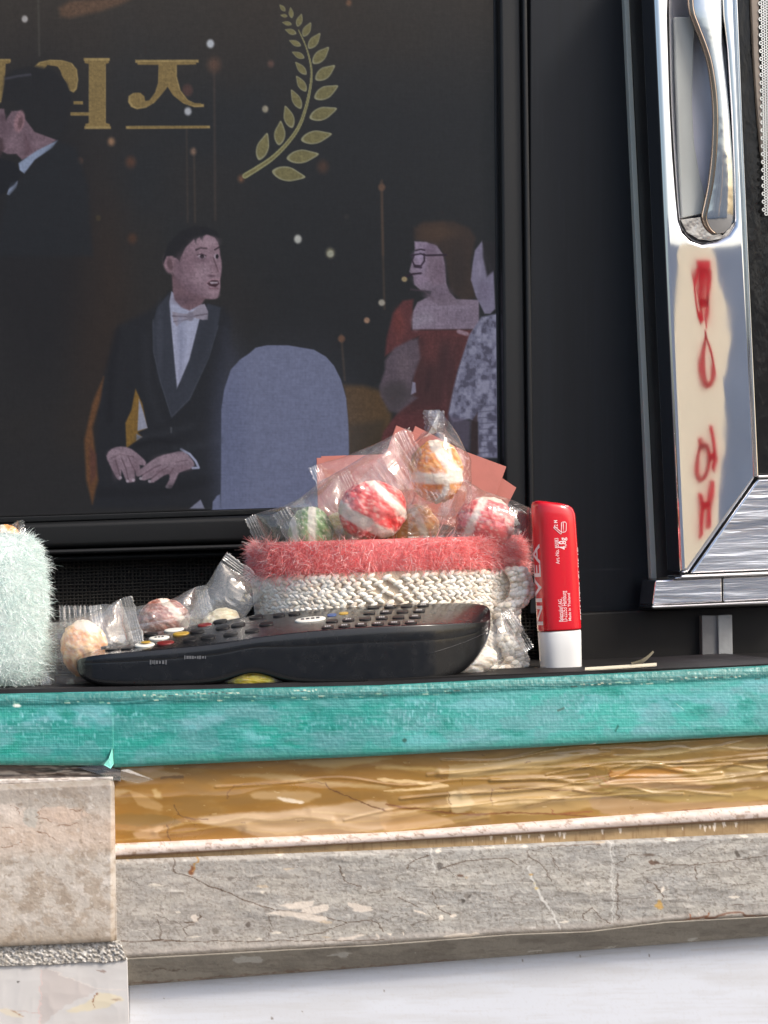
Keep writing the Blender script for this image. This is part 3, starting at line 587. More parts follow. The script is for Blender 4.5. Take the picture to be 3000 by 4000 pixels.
ringpoly((695,945),52,120,22); rp([(725,720),(755,720),(800,860),(815,930),(790,1010),(770,980),(790,920),(770,850)]); rp([(735,890),(795,885),(795,925),(738,935)]); rp([(650,800),(672,795),(700,850),(680,860)]); glyph()
rp([(680,1135),(710,1130),(722,1190),(715,1380),(685,1410),(690,1220)]); rp([(755,1060),(785,1060),(775,1330),(745,1340)]); rp([(708,1190),(765,1175),(765,1215),(708,1235)]); glyph()
# ================================================================== shelf
def e(x0,y0,x1,y1): return lambda x: y0+(y1-y0)*(x-x0)/(x1-x0)
tealT=lambda x: float(np.interp(x,[-150,0,1500,3000,3150],[2716,2712,2678,2602,2594]))
tealB=lambda x: float(np.interp(x,[-150,0,434,450,1500,3000,3150],[2986,2989,2991,2999,2953,2871,2863]))
sh=empty('shelf',P(1500,2840,.01),'wooden shelf with its front edge wrapped in worn teal tape','shelf')
zt=P(1500,2668,0).z
bd_=MB()
def topz(x): return P(x,tealT(x)-6,0.0)+Vector((0,.0055,-.0005))
L_=topz(-150); R_=topz(3150); 
# board top lies at z=0, its front edge follows the teal tape
bd_.add([L_,R_,R_+Vector((.04,.165,0)),L_+Vector((-.04,.165,0))]+[p-Vector((0,-.001,.018)) for p in (L_,R_)]+[R_+Vector((.04,.165,-.018)),L_+Vector((-.04,.165,-.018))],
        [(0,1,2,3),(7,6,5,4),(0,4,5,1),(1,5,6,2),(2,6,7,3),(3,7,4,0)])
bd_.build('board',pmat('black_board',L3(34,33,33),.6,spec=.15,bump=.3,bscale=120,var=.4),sh,False)
def paint_teal(X,Y,V):
    p=Paint(X,Y,(30,134,124)); x,y=p.X,p.Y; v=V.ravel()
    p.mix(sst(.35,.7,fbm(x/300,y/90,3,1))*.8,(70,140,140)); p.mix(sst(.5,.75,fbm(x/160,y/60,4,6))*.8,(20,148,130))
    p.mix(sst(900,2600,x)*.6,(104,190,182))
    p.mix(sst(.52,.72,fbm(x/220,y/70,3,14))*.7,(120,180,188)); p.mix(sst(.55,.8,fbm(x/90,y/40,3,24))*.55,(10,120,104))
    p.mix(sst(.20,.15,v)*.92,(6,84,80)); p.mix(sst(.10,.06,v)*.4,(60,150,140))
    n=vnoise(x/9,y/13,3)*.6+vnoise(x/3.5,y/30,5)*.4; p.mix(sst(.58,.85,n)*sst(.18,.3,v)*sst(.85,.5,v)*sst(.3,.6,fbm(x/200,y/80,2,19))*.9,(132,196,200))
    p.mix(sst(.6,.9,vnoise(x/70,y/3.4,7))*.45,(120,184,184)); p.mix((.5+.5*np.sin(y/5.6*2*math.pi/2))*.14,(30,110,110))
    wv_=(.5+.5*np.sin(x/4.6*math.pi))*(.5+.5*np.sin(y/4.9*math.pi)); p.mix(wv_*sst(.35,.65,fbm(x/260,y/90,2,77)+.2*(x>1500))*.35,(150,214,208)); p.mix(sst(.5,.62,fbm(x/110,y/60,4,83))*sst(.15,.3,v)*.3,(120,150,158))
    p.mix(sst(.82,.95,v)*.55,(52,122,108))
    for k in range(70):
        a=random.uniform(0,3000); b=np.interp(a,[0,1500,3000],[2750,2715,2640])+random.gauss(0,7); l=random.uniform(4,26); p.line([(a,b),(a+l,b-l*.04)],random.uniform(1,4),random.choice([(200,205,180),(60,60,50),(150,190,160)]),1.5,.8)
    for (a,b) in [(560,950),(1150,1260),(2265,2400),(2660,2900)]:
        for k in range(int((b-a)/14)):
            xx=a+k*14+random.uniform(-3,3); yy=np.interp(xx,[0,450,1500,3000],[2735,2720,2688,2638 if a>2600 else 2660])+random.uniform(-3,3); p.line([(xx,yy),(xx+7,yy-.4)],3.4,random.choice([(195,190,165),(215,215,190),(40,45,40)]),1.2,.9)
    p.ell(66,2757,17,6,(215,225,215),.3,1); p.line([(2635,2745),(2672,2772)],2,(190,225,215),1.5,.8); p.poly([(2300,2910),(2330,2901),(2328,2908),(2298,2913)],(200,205,200),2,.9)
    p.poly([(2400,2855),(2412,2830),(2418,2838),(2405,2860)],(40,100,90),2,.8); p.ell(1580,2892,9,8,(40,80,70),.4,.8); p.poly(Z(1.106,1500,2600,[(745,192),(780,178),(778,188),(750,200)]),(70,90,80),2,.7)
    p.poly([(395,2986),(425,2960),(440,2930),(442,2975),(432,3000)],(130,205,190),3,.9); p.line([(443,2925),(444,2995)],3,(24,70,60),2,.8)
    return p
def h_teal(X,Y,V):
    rnd=-.0016*(1-np.clip(V/.16,0,1))**2 - .0012*np.clip((V-.93)/.07,0,1)**2
    step=.0004*((X<443)*1.0)*sst(.2,.4,V)
    return rnd+step+.00025*fbm(X/120,Y/50,3,4)+.00006*np.sin(Y/5.6*math.pi)+.00012*vnoise(X/9,Y/12,8)
TEAL=pmat('teal_tape',None,.38,attr=True,bump=.5,bscale=700,rvar=.12,bdist=.0004,coat=.25,coatr=.2)
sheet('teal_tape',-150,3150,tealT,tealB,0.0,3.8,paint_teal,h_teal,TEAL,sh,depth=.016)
fl=MB(); fl.add([P(438,2922,-.001),P(444,2985,-.0012),P(432,3003,-.004),P(405,2988,-.0035),P(425,2962,-.003),P(438,2922,.0),P(444,2985,0),P(432,3003,-.0035),P(405,2988,-.003),P(425,2962,-.0025)],[(0,1,2,3,4),(9,8,7,6,5),(0,5,6,1),(1,6,7,2),(2,7,8,3),(3,8,9,4),(4,9,5,0)])
fl.build('tape_flap',pmat('teal_flap',L3(120,200,185),.45,bump=.2,bscale=400),sh,False)
# thin black mat edge and pale scraps along the front of the shelf top
mt=MB(); pa=[G_ for G_ in []]
def onshelf(sx,sy,z=0.0):
    """where the ray through the photo point meets height z above the shelf"""
    d=fw+rt*((sx-1500)/F_PX)+up*((2000-sy)/F_PX); t=(z-CAM.z)/d.z; return CAM+d*t
mt_pts=[P(-150,2702,.004),P(1480,2668,.004),P(2600,2618,.006),P(3150,2590,.006)]
mm=MB()
for a,b in zip(mt_pts[:-1],mt_pts[1:]):
    mm.add([a+Vector((0,0,.0006)),b+Vector((0,0,.0006)),b+Vector((0,.1,.0006)),a+Vector((0,.1,.0006)),a-Vector((0,0,.0012)),b-Vector((0,0,.0012)),b+Vector((0,.1,-.0012)),a+Vector((0,.1,-.0012))],[(0,1,2,3),(0,4,5,1),(3,2,6,7),(7,6,5,4),(0,3,7,4),(1,5,6,2)])
o=mm.build('shelf_mat',pmat('grey_black_mat',L3(44,42,44),.6,spec=.15,bump=.4,bscale=160,var=.4),None,False)
tag(o,'thin grey black mat covering the shelf top behind the teal tape','mat')

# ================================================================== brown packing tape band
def paint_tape(X,Y,V):
    p=Paint(X,Y,(148,106,40),5); x,y=p.X,p.Y; v=V.ravel()
    p.mix(sst(1300,2200,x)*.8,(142,116,58)); p.mix(sst(.4,.7,fbm(x/260,y/60,4,3))*.5,(168,124,54)); p.mix(sst(.5,.8,fbm(x/220,y/60,3,8))*.5,(132,100,50))
    p.mix(sst(.55,.8,fbm(x/90,y/30,4,18))*.25,(180,150,100))
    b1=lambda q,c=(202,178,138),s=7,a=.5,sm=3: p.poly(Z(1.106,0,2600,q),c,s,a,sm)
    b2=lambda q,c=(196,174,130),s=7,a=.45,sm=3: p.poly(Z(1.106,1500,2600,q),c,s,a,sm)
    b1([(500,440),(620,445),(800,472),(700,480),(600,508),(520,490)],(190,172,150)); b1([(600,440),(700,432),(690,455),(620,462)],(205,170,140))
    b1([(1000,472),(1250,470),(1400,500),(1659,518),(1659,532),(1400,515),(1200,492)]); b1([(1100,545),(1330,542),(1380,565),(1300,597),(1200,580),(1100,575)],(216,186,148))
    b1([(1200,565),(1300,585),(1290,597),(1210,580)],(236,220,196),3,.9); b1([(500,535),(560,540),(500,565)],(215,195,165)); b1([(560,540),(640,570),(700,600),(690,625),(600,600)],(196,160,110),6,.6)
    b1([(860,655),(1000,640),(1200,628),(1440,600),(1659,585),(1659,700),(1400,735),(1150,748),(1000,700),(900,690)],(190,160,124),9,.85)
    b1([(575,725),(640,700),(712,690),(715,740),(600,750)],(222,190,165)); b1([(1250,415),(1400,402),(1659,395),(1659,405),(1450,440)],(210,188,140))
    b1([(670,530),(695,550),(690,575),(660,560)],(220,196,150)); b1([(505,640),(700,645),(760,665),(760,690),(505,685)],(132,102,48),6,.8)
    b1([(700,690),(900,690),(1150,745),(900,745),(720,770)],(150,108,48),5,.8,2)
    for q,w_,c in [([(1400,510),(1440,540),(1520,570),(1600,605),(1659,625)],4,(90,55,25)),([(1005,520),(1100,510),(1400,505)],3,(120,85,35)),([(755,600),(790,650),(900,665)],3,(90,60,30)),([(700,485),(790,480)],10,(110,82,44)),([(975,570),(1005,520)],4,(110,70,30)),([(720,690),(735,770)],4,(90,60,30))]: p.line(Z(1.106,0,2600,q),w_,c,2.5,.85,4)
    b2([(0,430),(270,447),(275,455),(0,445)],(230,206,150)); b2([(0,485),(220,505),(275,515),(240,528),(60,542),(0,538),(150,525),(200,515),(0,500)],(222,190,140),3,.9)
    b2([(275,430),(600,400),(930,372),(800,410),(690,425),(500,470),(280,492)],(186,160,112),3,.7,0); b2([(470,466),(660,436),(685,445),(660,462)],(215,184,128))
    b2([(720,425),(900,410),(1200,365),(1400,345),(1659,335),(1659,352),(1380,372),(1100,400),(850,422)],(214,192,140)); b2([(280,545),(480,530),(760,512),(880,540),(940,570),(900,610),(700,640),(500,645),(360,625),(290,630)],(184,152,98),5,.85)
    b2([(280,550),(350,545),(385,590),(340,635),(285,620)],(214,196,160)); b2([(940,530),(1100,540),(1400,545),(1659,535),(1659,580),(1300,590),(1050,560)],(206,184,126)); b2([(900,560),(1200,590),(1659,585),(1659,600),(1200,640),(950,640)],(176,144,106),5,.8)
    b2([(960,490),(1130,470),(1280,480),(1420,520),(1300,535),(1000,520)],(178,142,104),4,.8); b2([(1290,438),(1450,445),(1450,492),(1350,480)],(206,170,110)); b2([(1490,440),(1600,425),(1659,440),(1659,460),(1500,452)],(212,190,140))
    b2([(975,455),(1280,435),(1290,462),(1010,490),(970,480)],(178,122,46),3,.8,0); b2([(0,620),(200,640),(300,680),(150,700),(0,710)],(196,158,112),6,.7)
    for q,w_,c in [([(0,600),(200,625),(380,640),(560,635),(730,640),(1000,655),(1300,625),(1659,605)],6,(120,72,34)),([(500,530),(700,535),(930,550)],3,(110,70,40)),([(720,620),(740,640),(900,630)],4,(140,80,50)),([(870,490),(930,480),(960,520),(900,515)],7,(150,105,60)),([(278,545),(280,630)],4,(110,75,30)),([(1655,345),(1655,440)],6,(60,45,25)),([(975,450),(972,490)],5,(120,70,30)),([(465,530),(460,600)],3,(120,85,50))]: p.line(Z(1.106,1500,2600,q),w_,c,2.5,.85,4)
    for q,w_,a_,c_ in FOLDS: p.line(q,w_*.25,c_,w_*.3,.5)  # folds drawn into the colour too, the pale ones standing in for their shine
    for k in range(60): 
        a=random.uniform(480,3000); b=random.uniform(0,1); b=np.interp(a,[450,3000],[3000,2880])+b*250; p.line([(a,b),(a+random.uniform(6,30),b+random.uniform(-6,4))],random.uniform(1,3),random.choice([(228,208,170),(90,60,34),(205,180,130)]),1.5,.6)
    return p
FOLDS=[]
for k in range(22):
    x0=random.uniform(380,2500); l=random.uniform(500,1700); vv=random.uniform(.06,.94); n_=6; q=[]
    dv=random.uniform(-.22,.22)
    for i in range(n_+1):
        x=x0+l*i/n_; v_=vv+dv*i/n_+random.gauss(0,.04); t_=tealB(min(x,3150)); b_=float(np.interp(x,[380,461,1500,3000,3150],[3312,3306,3262,3154,3143])); q.append((x,t_+(b_-t_)*min(.97,max(.02,v_))))
    th_n=k%2; FOLDS.append((crc(q,4,False),random.uniform(3.5,6) if th_n else random.uniform(8,22),(random.uniform(.0003,.0005) if th_n else random.choice([1,1,-1])*random.uniform(.0003,.0009)),random.choice([(222,196,150),(206,172,112),(120,86,44),(214,186,136)])))
def h_tape(X,Y,V):
    yy=Y+.05*X; wx=fbm(X/400,Y/200,2,2); h=.0010*ridge(X/1500+wx,yy/110+wx*1.2,2,3)+.0008*fbm(X/400,Y/100,2,4)
    pt=Paint(X,Y,(0,0,0)); hh=np.zeros(pt.X.size)
    for q,w_,a_,c_ in FOLDS:
        idx,d=pt._sd(q,w_*3,False); d=-d; hh[idx]+=a_*np.exp(-(d/w_)**2)
    return h+hh.reshape(X.shape)
TAPE=pmat('brown_packing_tape',None,.34,attr=True,bump=.1,bscale=300,rvar=.08,bdist=.0003,coat=.7,coatr=.10)
tB=lambda x: float(np.interp(x,[380,461,1500,3000,3150],[3312,3306,3262,3154,3143]))
tp=sheet('packing_tape',380,3150,lambda x:tealB(x)-30,tB,.0065,3.8,paint_tape,h_tape,TAPE,None,depth=.03)
tag(tp,'crumpled brown packing tape wrapped along the band under the teal shelf edge','tape')

# ================================================================== painted wooden sill
sb=empty('wooden_sill',P(1700,3760,.01),'weathered grey painted wooden sill with a white ridge and scratched face below the brown tape','sill')
def paint_rib(X,Y,V):
    p=Paint(X,Y,(222,206,196),12); x,y=p.X,p.Y; v=V.ravel()
    p.mix(sst(.4,.8,fbm(x/60,y/18,4,2))*.5,(188,168,152)); p.mix(sst(.6,.8,fbm(x/18,y/8,3,9))*.5,(120,92,70)); p.mix(sst(.78,.9,v)*.7,(120,84,52)); return p
ribT=lambda x:tB(x)-8; ribB=lambda x: float(np.interp(x,[380,461,1500,3000],[3352,3347,3290,3200]))
WOODP=pmat('weathered_paint',None,.55,attr=True,bump=.5,bscale=500,bdist=.0004,rvar=.12)
sheet('ridge',380,3150,ribT,ribB,.0025,4,paint_rib,lambda X,Y,V:.0018*np.sqrt(np.clip(1-(2*V-1)**2,0,1))+.0003*fbm(X/40,Y/15,3,4),WOODP,sb,.03)
def paint_tan(X,Y,V):
    p=Paint(X,Y,(168,142,104)); x,y=p.X,p.Y
    p.mix(sst(.4,.8,fbm(x/50,y/30,4,2))*.6,(140,116,84)); p.mix(sst(.55,.8,fbm(x/6,y/60,3,12))*.4,(120,90,60)); p.mix(sst(900,500,x)*.5,(150,112,58))
    for k in range(26):
        a=random.choice([random.gauss(2100,120),random.uniform(1900,2900),random.gauss(2800,60)]); b=np.interp(a,[1500,3000],[3300,3215])+random.uniform(-8,8); r=random.uniform(3,11); p.poly([(a-r*.7,b-r),(a+r*.7,b-r*1.1),(a+r*.3,b+r*1.2),(a-r*.2,b+r*1.4)],(244,230,212),1.5,.95)
    return p
tanB=lambda x: float(np.interp(x,[380,461,1500,3000],[3368,3362,3324,3258]))
sheet('tan_strip',380,3150,lambda x:ribB(x)-3,tanB,.0032,4,paint_tan,lambda X,Y,V:.0003*fbm(X/60,Y/30,3,4),pmat('tan_tape',None,.35,attr=True,bump=.3,bscale=500),sb,.03)
def paint_sill(X,Y,V):
    p=Paint(X,Y,(158,155,149),5); x,y=p.X,p.Y; v=V.ravel()
    p.mix(sst(.35,.7,fbm(x/170,y/60,4,2))*.6,(186,180,168)); p.mix(sst(.45,.75,fbm(x/120,y/16,4,9))*.5,(134,129,122)); p.mix(sst(.52,.7,fbm(x/38,y/5,4,15))*.35,(116,110,102)); p.mix(sst(.55,.8,fbm(x/30,y/8,3,25))*.35,(196,192,184))
    p.mix(sst(.6,.8,fbm(x/12,y/12,3,35))*.45,(196,190,182)); p.mix(sst(.62,.75,fbm(x/9,y/9,3,45))*.45,(98,88,78)); p.mix(sst(.57,.7,fbm(x/5,y/60,3,51))*sst(.4,.6,fbm(x/150,y/120,2,55))*.16,(205,200,192))
    p.mix(sst(1600,700,x)*.25,(172,160,148)); p.mix(sst(.88,.93,v)*.35,(190,178,168))
    A=lambda q:Z(1.106,0,2600,q); B=lambda q:Z(1.106,1500,2600,q)
    dk=(84,66,52)
    for q,w_ in [([(752,830),(748,870),(765,895),(830,912),(880,942),(960,970),(1080,1020),(1200,1056),(1330,1072),(1500,1110)],3.2),([(690,1180),(695,1130),(680,1095)],2.5),([(880,945),(1000,985)],2),([(1460,865),(1480,910),(1510,940),(1560,955)],3.5),([(1250,1175),(1400,1150),(1470,1120),(1600,1100),(1659,1150)],2.5),([(790,1105),(840,1110),(870,1080)],5),([(800,1160),(790,1130),(845,1120)],3),([(1160,1080),(1170,1180)],2),([(640,1190),(700,1185),(780,1190)],3),([(520,1190),(1100,1190),(1659,1185)],2.5)]: p.line(A(q),w_*1.1,dk,1.6,.95,4)
    for q,w_ in [([(640,800),(720,780),(930,772)],2.5),([(240,880),(330,850),(420,840),(520,832),(570,860)],3),([(100,880),(110,850),(200,820)],3),([(210,975),(230,1040),(290,1080)],3.5),([(720,780),(730,830),(770,900)],2),([(1000,860),(1060,820),(1100,815)],2),([(1003,900),(1008,1100)],3),([(1345,865),(1352,925)],3),([(1140,930),(1190,970),(1200,1010)],3.5),([(870,1100),(865,1070),(905,1045)],4),([(905,1050),(930,1085),(980,1115)],2.5),([(1180,855),(1330,860),(1659,820)],2.5),([(1290,880),(1350,850)],2),([(1500,1035),(1560,1030)],2),([(60,1000),(140,1045)],2.5),([(620,790),(632,830),(680,860),(720,930)],2.5)]: p.line(B(q),w_*1.1,dk,1.6,.9,4)
    for q,w_ in [([(975,760),(985,900),(985,1110)],5),([(990,760),(995,1000),(998,1110)],2),([(205,780),(215,900)],4),([(625,870),(640,930),(690,1010),(730,1080),(760,1140)],9),([(1140,1110),(1200,1100)],4)]: p.line(B(q),w_,(206,203,196),2.2,.9,4)
    for q in [[(1210,1035),(1300,1020),(1360,1018),(1330,1045),(1260,1050)],[(1300,1050),(1420,1030),(1410,1060),(1330,1075)],[(1150,1068),(1250,1060),(1400,1085),(1400,1110),(1290,1090)],[(1500,1020),(1600,1040),(1610,1060),(1540,1060)],[(1470,1175),(1560,1160),(1570,1168),(1480,1188)],[(1420,1215),(1455,1210),(1440,1222)],[(830,1080),(850,1070),(855,1105),(835,1110)],[(1620,1160),(1640,1165),(1630,1180)]]: p.poly(A(q),(214,202,188),2.5,.9,2)
    for q in [[(120,1055),(160,1062),(185,1075),(150,1072)],[(230,1085),(250,1080),(255,1095),(240,1100)],[(285,1078),(310,1075),(312,1088),(290,1090)],[(1265,1108),(1300,1098),(1400,1095),(1400,1105),(1290,1115)],[(15,1155),(28,1155),(24,1168)],[(70,1155),(82,1152),(80,1168)],[(250,1175),(300,1160),(400,1155),(410,1165),(330,1172)],[(1350,1070),(1355,1065),(1356,1078)],[(1195,950),(1210,965),(1198,985)]]: p.poly(B(q),(228,216,200),2,.95,2)
    for (a,b,rx,ry,c,s_) in [(830,885,10,20,(120,66,30),A),(1186,1032,11,19,(190,150,80),B),(630,903,8,7,(196,160,100),B),(656,960,8,6,(200,176,120),B),(645,940,7,6,(200,190,160),B),(237,868,13,15,(88,82,76),B),(370,996,8,8,(88,82,76),B),(338,1015,9,9,(84,78,72),B),(1525,812,8,14,(86,78,70),B),(1160,850,14,10,(96,72,58),B),(330,905,14,6,(100,76,62),B),(1180,850,10,8,(84,64,52),B),(1145,818,26,5,(94,80,70),B),(1000,920,10,8,(112,104,96),A),(925,1145,14,12,(118,110,100),A),(1075,1118,10,10,(90,80,72),A)]:
        c0=s_([(a,b)])[0]; p.ell(c0[0],c0[1],rx,ry,c,.35,.85)
    p.line(A([(925,745),(880,790),(845,850),(835,890)]),5,(170,128,66),2,.9,3)
    p.line(B([(1225,1118),(1300,1100),(1390,1085),(1410,1090),(1480,1070),(1540,1065),(1560,1080),(1659,1085)]),8,(110,66,44),4,.75,3); p.line(B([(1320,1100),(1315,1075)]),4,(150,84,50),2,.9); p.line(B([(1400,1090),(1405,1070)]),5,(140,84,50),2,.9)
    for k in range(46):
        a=random.uniform(450,2900); b=np.interp(a,[450,3000],[3360,3260])+random.uniform(15,310); t=random.gauss(0,.5); l=random.uniform(40,190); q=[(a+l*i/4*math.cos(t),b+l*i/4*math.sin(t)*.6-.05*l*i/4+random.gauss(0,4)) for i in range(5)]
        p.line(q,random.uniform(1,2.6),random.choice([(84,74,64),(96,84,74),(214,210,202),(206,200,190)]),1.4,.75,3)
    for k in range(34):
        a=random.uniform(460,2950); b=np.interp(a,[450,3000],[3360,3260])+random.choice([random.uniform(0,16),random.uniform(300,335),random.uniform(20,300)]); l=random.uniform(10,60); p.poly([(a,b),(a+l*.4,b-random.uniform(3,8)),(a+l,b-2),(a+l*.6,b+random.uniform(2,7))],random.choice([(222,212,196),(200,196,188),(188,170,146)]),1.6,.8,2)
    for k in range(360):
        a=random.uniform(450,3000); b=np.interp(a,[450,3000],[3360,3260])+random.uniform(5,330); l=random.expovariate(1/16); t=random.choice([0,0,0,1.5,.5,-.4]); p.line([(a,b),(a+l*math.cos(t),b+l*math.sin(t)-.03*l)],random.uniform(.8,2.2),random.choice([(96,86,76),(204,198,190),(108,98,88)]),1.5,.6)
    return p
sillB=lambda x: float(np.interp(x,[380,470,1500,2000,2300,2600,3000,3150],[3752,3748,3691,3652,3641,3604,3582,3572]))
def h_sill(X,Y,V): return .0002+.0005*fbm(X/150,Y/60,3,3)+.0004*ridge(X/90,Y/30,3,7)*sst(.6,.8,fbm(X/200,Y/90,2,6))+.00012*vnoise(X/8,Y/5,5)-.0012*np.clip((.05-V)/.05,0,1)**2-.0016*np.clip((V-.94)/.06,0,1)**2
sheet('sill_face',430,3150,lambda x:tanB(x)-2,sillB,.0005,3.6,paint_sill,h_sill,WOODP,sb,.03)
# lower chamfer, leaning back
cfB=lambda x: float(np.interp(x,[470,497,1500,3000,3150],[3864,3862,3786,3668,3658]))
def paint_cf(X,Y,V):
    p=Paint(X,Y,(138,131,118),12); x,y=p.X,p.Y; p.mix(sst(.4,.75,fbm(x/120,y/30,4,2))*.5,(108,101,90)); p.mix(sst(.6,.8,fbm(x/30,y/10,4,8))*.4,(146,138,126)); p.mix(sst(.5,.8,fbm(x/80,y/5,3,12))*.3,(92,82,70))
    for q in [[(1000,1270),(1060,1255),(1130,1262),(1120,1285),(1010,1285)],[(1420,1260),(1470,1242),(1515,1245),(1500,1262)]]: p.poly(Z(1.106,0,2600,q),(172,168,158),3,.9,2)
    for q in [[(655,1245),(680,1236),(705,1245),(690,1252)],[(950,1232),(1010,1220),(1000,1230)],[(1320,1198),(1350,1185),(1370,1195)],[(150,1245),(160,1243),(158,1252)]]: p.poly(Z(1.106,1500,2600,q),(178,174,164),2.5,.9,2)
    p.line(Z(1.106,0,2600,[(655,1330),(700,1318),(760,1322),(810,1325)]),4,(84,70,58),2,.8); p.line([(470,3858),(1500,3782),(1800,3760)],5,(90,60,44),3,.5); return p
def h_cf(X,Y,V): return -.007*V+.0003*fbm(X/90,Y/40,3,6)
sheet('underside',470,3150,lambda x:sillB(x)-1,cfB,-.0008,4,paint_cf,h_cf,WOODP,sb,.045)

# ================================================================== white panel and left pieces
def paint_white(X,Y,V):
    p=Paint(X,Y,(212,215,221)); p.mix(sst(.45,.75,fbm(p.X/500,p.Y/60,3,2))*.3,(190,188,186)); p.mix(sst(.5,.8,fbm(p.X/160,p.Y/8,3,12))*.18,(184,180,176)); p.mix(sst(.62,.8,fbm(p.X/7,p.Y/7,3,22))*.12,(180,172,162))
    for (a,b,r) in [(2265,3735,3),(1062,3977,4),(2535,3732,4),(2040,3752,4),(1180,3951,2),(1500,3870,2),(640,3900,2)]: p.ell(a,b,r,r*1.4,(120,110,100),.3,.8)
    p.line([(2250,3740),(2330,3728),(2500,3716)],3,(168,160,152),4,.5); p.line([(2700,3712),(3050,3690)],3,(186,172,158),5,.5); return p
wp=sheet('white_panel',505,3150,lambda x:cfB(x)-16,lambda x:4120,.012,5,paint_white,lambda X,Y,V:.0006*fbm(X/900,Y/300,2,3),pmat('white_painted_panel',None,.38,attr=True,bump=.25,bscale=60,bdist=.0005,rvar=.08),None,.02)
tag(wp,'smooth white painted panel below the grey wooden sill','panel')
ln=empty('left_post',P(230,4000,-.004),'mottled beige grey painted post casing at the lower left corner','post')
def paint_blk(X,Y,V):
    p=Paint(X,Y,(182,173,162),8); x,y=p.X,p.Y; v=V.ravel()
    p.mix(sst(.4,.7,fbm(x/90,y/70,4,2))*.6,(192,184,174)); p.mix(sst(.45,.7,fbm(x/60,y/50,5,12))*.6,(154,138,120)); p.mix(sst(.5,.7,fbm(x/22,y/22,4,22))*.4,(140,124,108)); p.mix(sst(.6,.75,fbm(x/16,y/16,3,32))*.5,(206,198,190))
    p.mix(sst(.22,.04,v)*.55,(138,128,118)); p.mix(sst(.85,1,v)*.5,(128,112,92)); p.mix(sst(.12,.3,v)*sst(.5,.35,v)*.45,(206,180,160))
    A=lambda q:Z(1.106,0,2600,q)
    p.poly(A([(0,598),(60,595),(80,620),(110,612),(115,690),(60,665),(0,650)]),(212,198,186),5,.6,2); p.poly(A([(115,620),(165,620),(155,690),(115,695)]),(178,172,162),4,.9,2)
    p.poly(A([(175,620),(260,610),(330,620),(380,640),(330,670),(250,680),(180,665)]),(206,182,164),7,.6,2)
    for q in [[(195,605),(170,640),(160,660),(200,668),(230,680)],[(40,600),(75,625),(80,640)],[(290,620),(330,625),(350,615)],[(250,690),(330,685)],[(0,700),(70,700)],[(165,715),(200,725),(240,755)],[(0,782),(60,780)],[(60,780),(85,760)]]: p.line(A(q),2.5,(110,76,54),1.8,.7,4)
    for k in range(160): 
        a=random.uniform(-100,440); b=random.uniform(3060,3690); r=random.uniform(2,7); p.ell(a,b,r*1.3,r,random.choice([(122,108,92),(214,208,200),(138,122,104)]),.6,.5,random.random())
    return p
blkT=lambda x: float(np.interp(x,[-150,0,430,452],[3072,3066,3047,3056])); blkB=lambda x: float(np.interp(x,[-150,0,460],[3704,3699,3678]))
sheet('upper_block',-150,450,blkT,blkB,-.004,3.4,paint_blk,lambda X,Y,V:-.0035*np.clip((.035-V)/.035,0,1)**2-.003*np.clip((X-430)/20,0,1)**2+.0004*fbm(X/70,Y/60,3,3)+.0001*vnoise(X/6,Y/6,5)-.0007*np.clip((V-.965)/.035,0,1)**2,WOODP,ln,.04,extra=lambda X,V:X+(X+150)/600*9*V)
def paint_lip(X,Y,V): p=Paint(X,Y,(206,198,190)); p.mix(sst(.45,.7,fbm(p.X/30,p.Y/6,3,5))*.5,(130,112,98)); return p
sheet('top_lip',-150,441,lambda x:float(np.interp(x,[-150,0,440],[3052,3046,3036])),lambda x:blkT(x)-2,-.0005,4,paint_lip,lambda X,Y,V:.0006*fbm(X/30,Y/10,3,5),WOODP,ln,.035)
def paint_cru(X,Y,V):
    p=Paint(X,Y,(166,160,150)); x,y=p.X,p.Y; p.mix(sst(.45,.6,fbm(x/9,y/7,3,2))*.6,(104,98,92)); p.mix(sst(.52,.66,fbm(x/8,y/6,3,12))*.9,(206,202,196)); return p
cruB=lambda x: float(np.interp(x,[-150,0,200,350,400,495],[3782,3774,3768,3756,3762,3748]))
sheet('crusty_strip',-150,470,lambda x:blkB(x)-3,cruB,-.001,3,paint_cru,lambda X,Y,V:.0016*fbm(X/10,Y/9,4,3),WOODP,ln,.04,extra=lambda X,V:X+(X+150)/620*24*V)
def paint_lw(X,Y,V):
    p=Paint(X,Y,(200,197,194),7); x,y=p.X,p.Y; p.mix(sst(.5,.8,fbm(x/120,y/90,3,2))*.3,(186,180,176))
    A=lambda q:Z(1.106,0,2600,q)
    p.poly(A([(165,1315),(200,1312),(430,1400),(400,1415),(300,1455),(185,1548),(170,1548)]),(190,181,176),2.5,.8); p.line(A([(170,1315),(172,1548)]),5,(214,190,184),2,.8); p.line(A([(200,1312),(430,1395),(540,1400)]),3,(216,206,198),2,.7)
    p.poly(A([(290,1490),(400,1440),(430,1412),(500,1420),(530,1440),(450,1480),(350,1492)]),(212,202,178),4,.95,2); p.poly(A([(0,1480),(60,1488),(100,1520),(40,1510),(0,1500)]),(214,204,184),4,.9,2)
    p.line(A([(405,1475),(400,1445),(425,1415)]),3,(130,80,50),2,.9,3); p.line(A([(60,1495),(100,1515)]),3,(160,120,96),2,.7); p.poly(A([(418,1308),(450,1318),(440,1328)]),(150,130,120),2,.8); p.ell(80,3837,4,4,(60,55,50),.3,.9); p.ell(450,3903,14,6,(150,124,104),.5,.6); p.line(A([(0,1485),(170,1500)]),2,(190,160,150),2,.6)
    return p
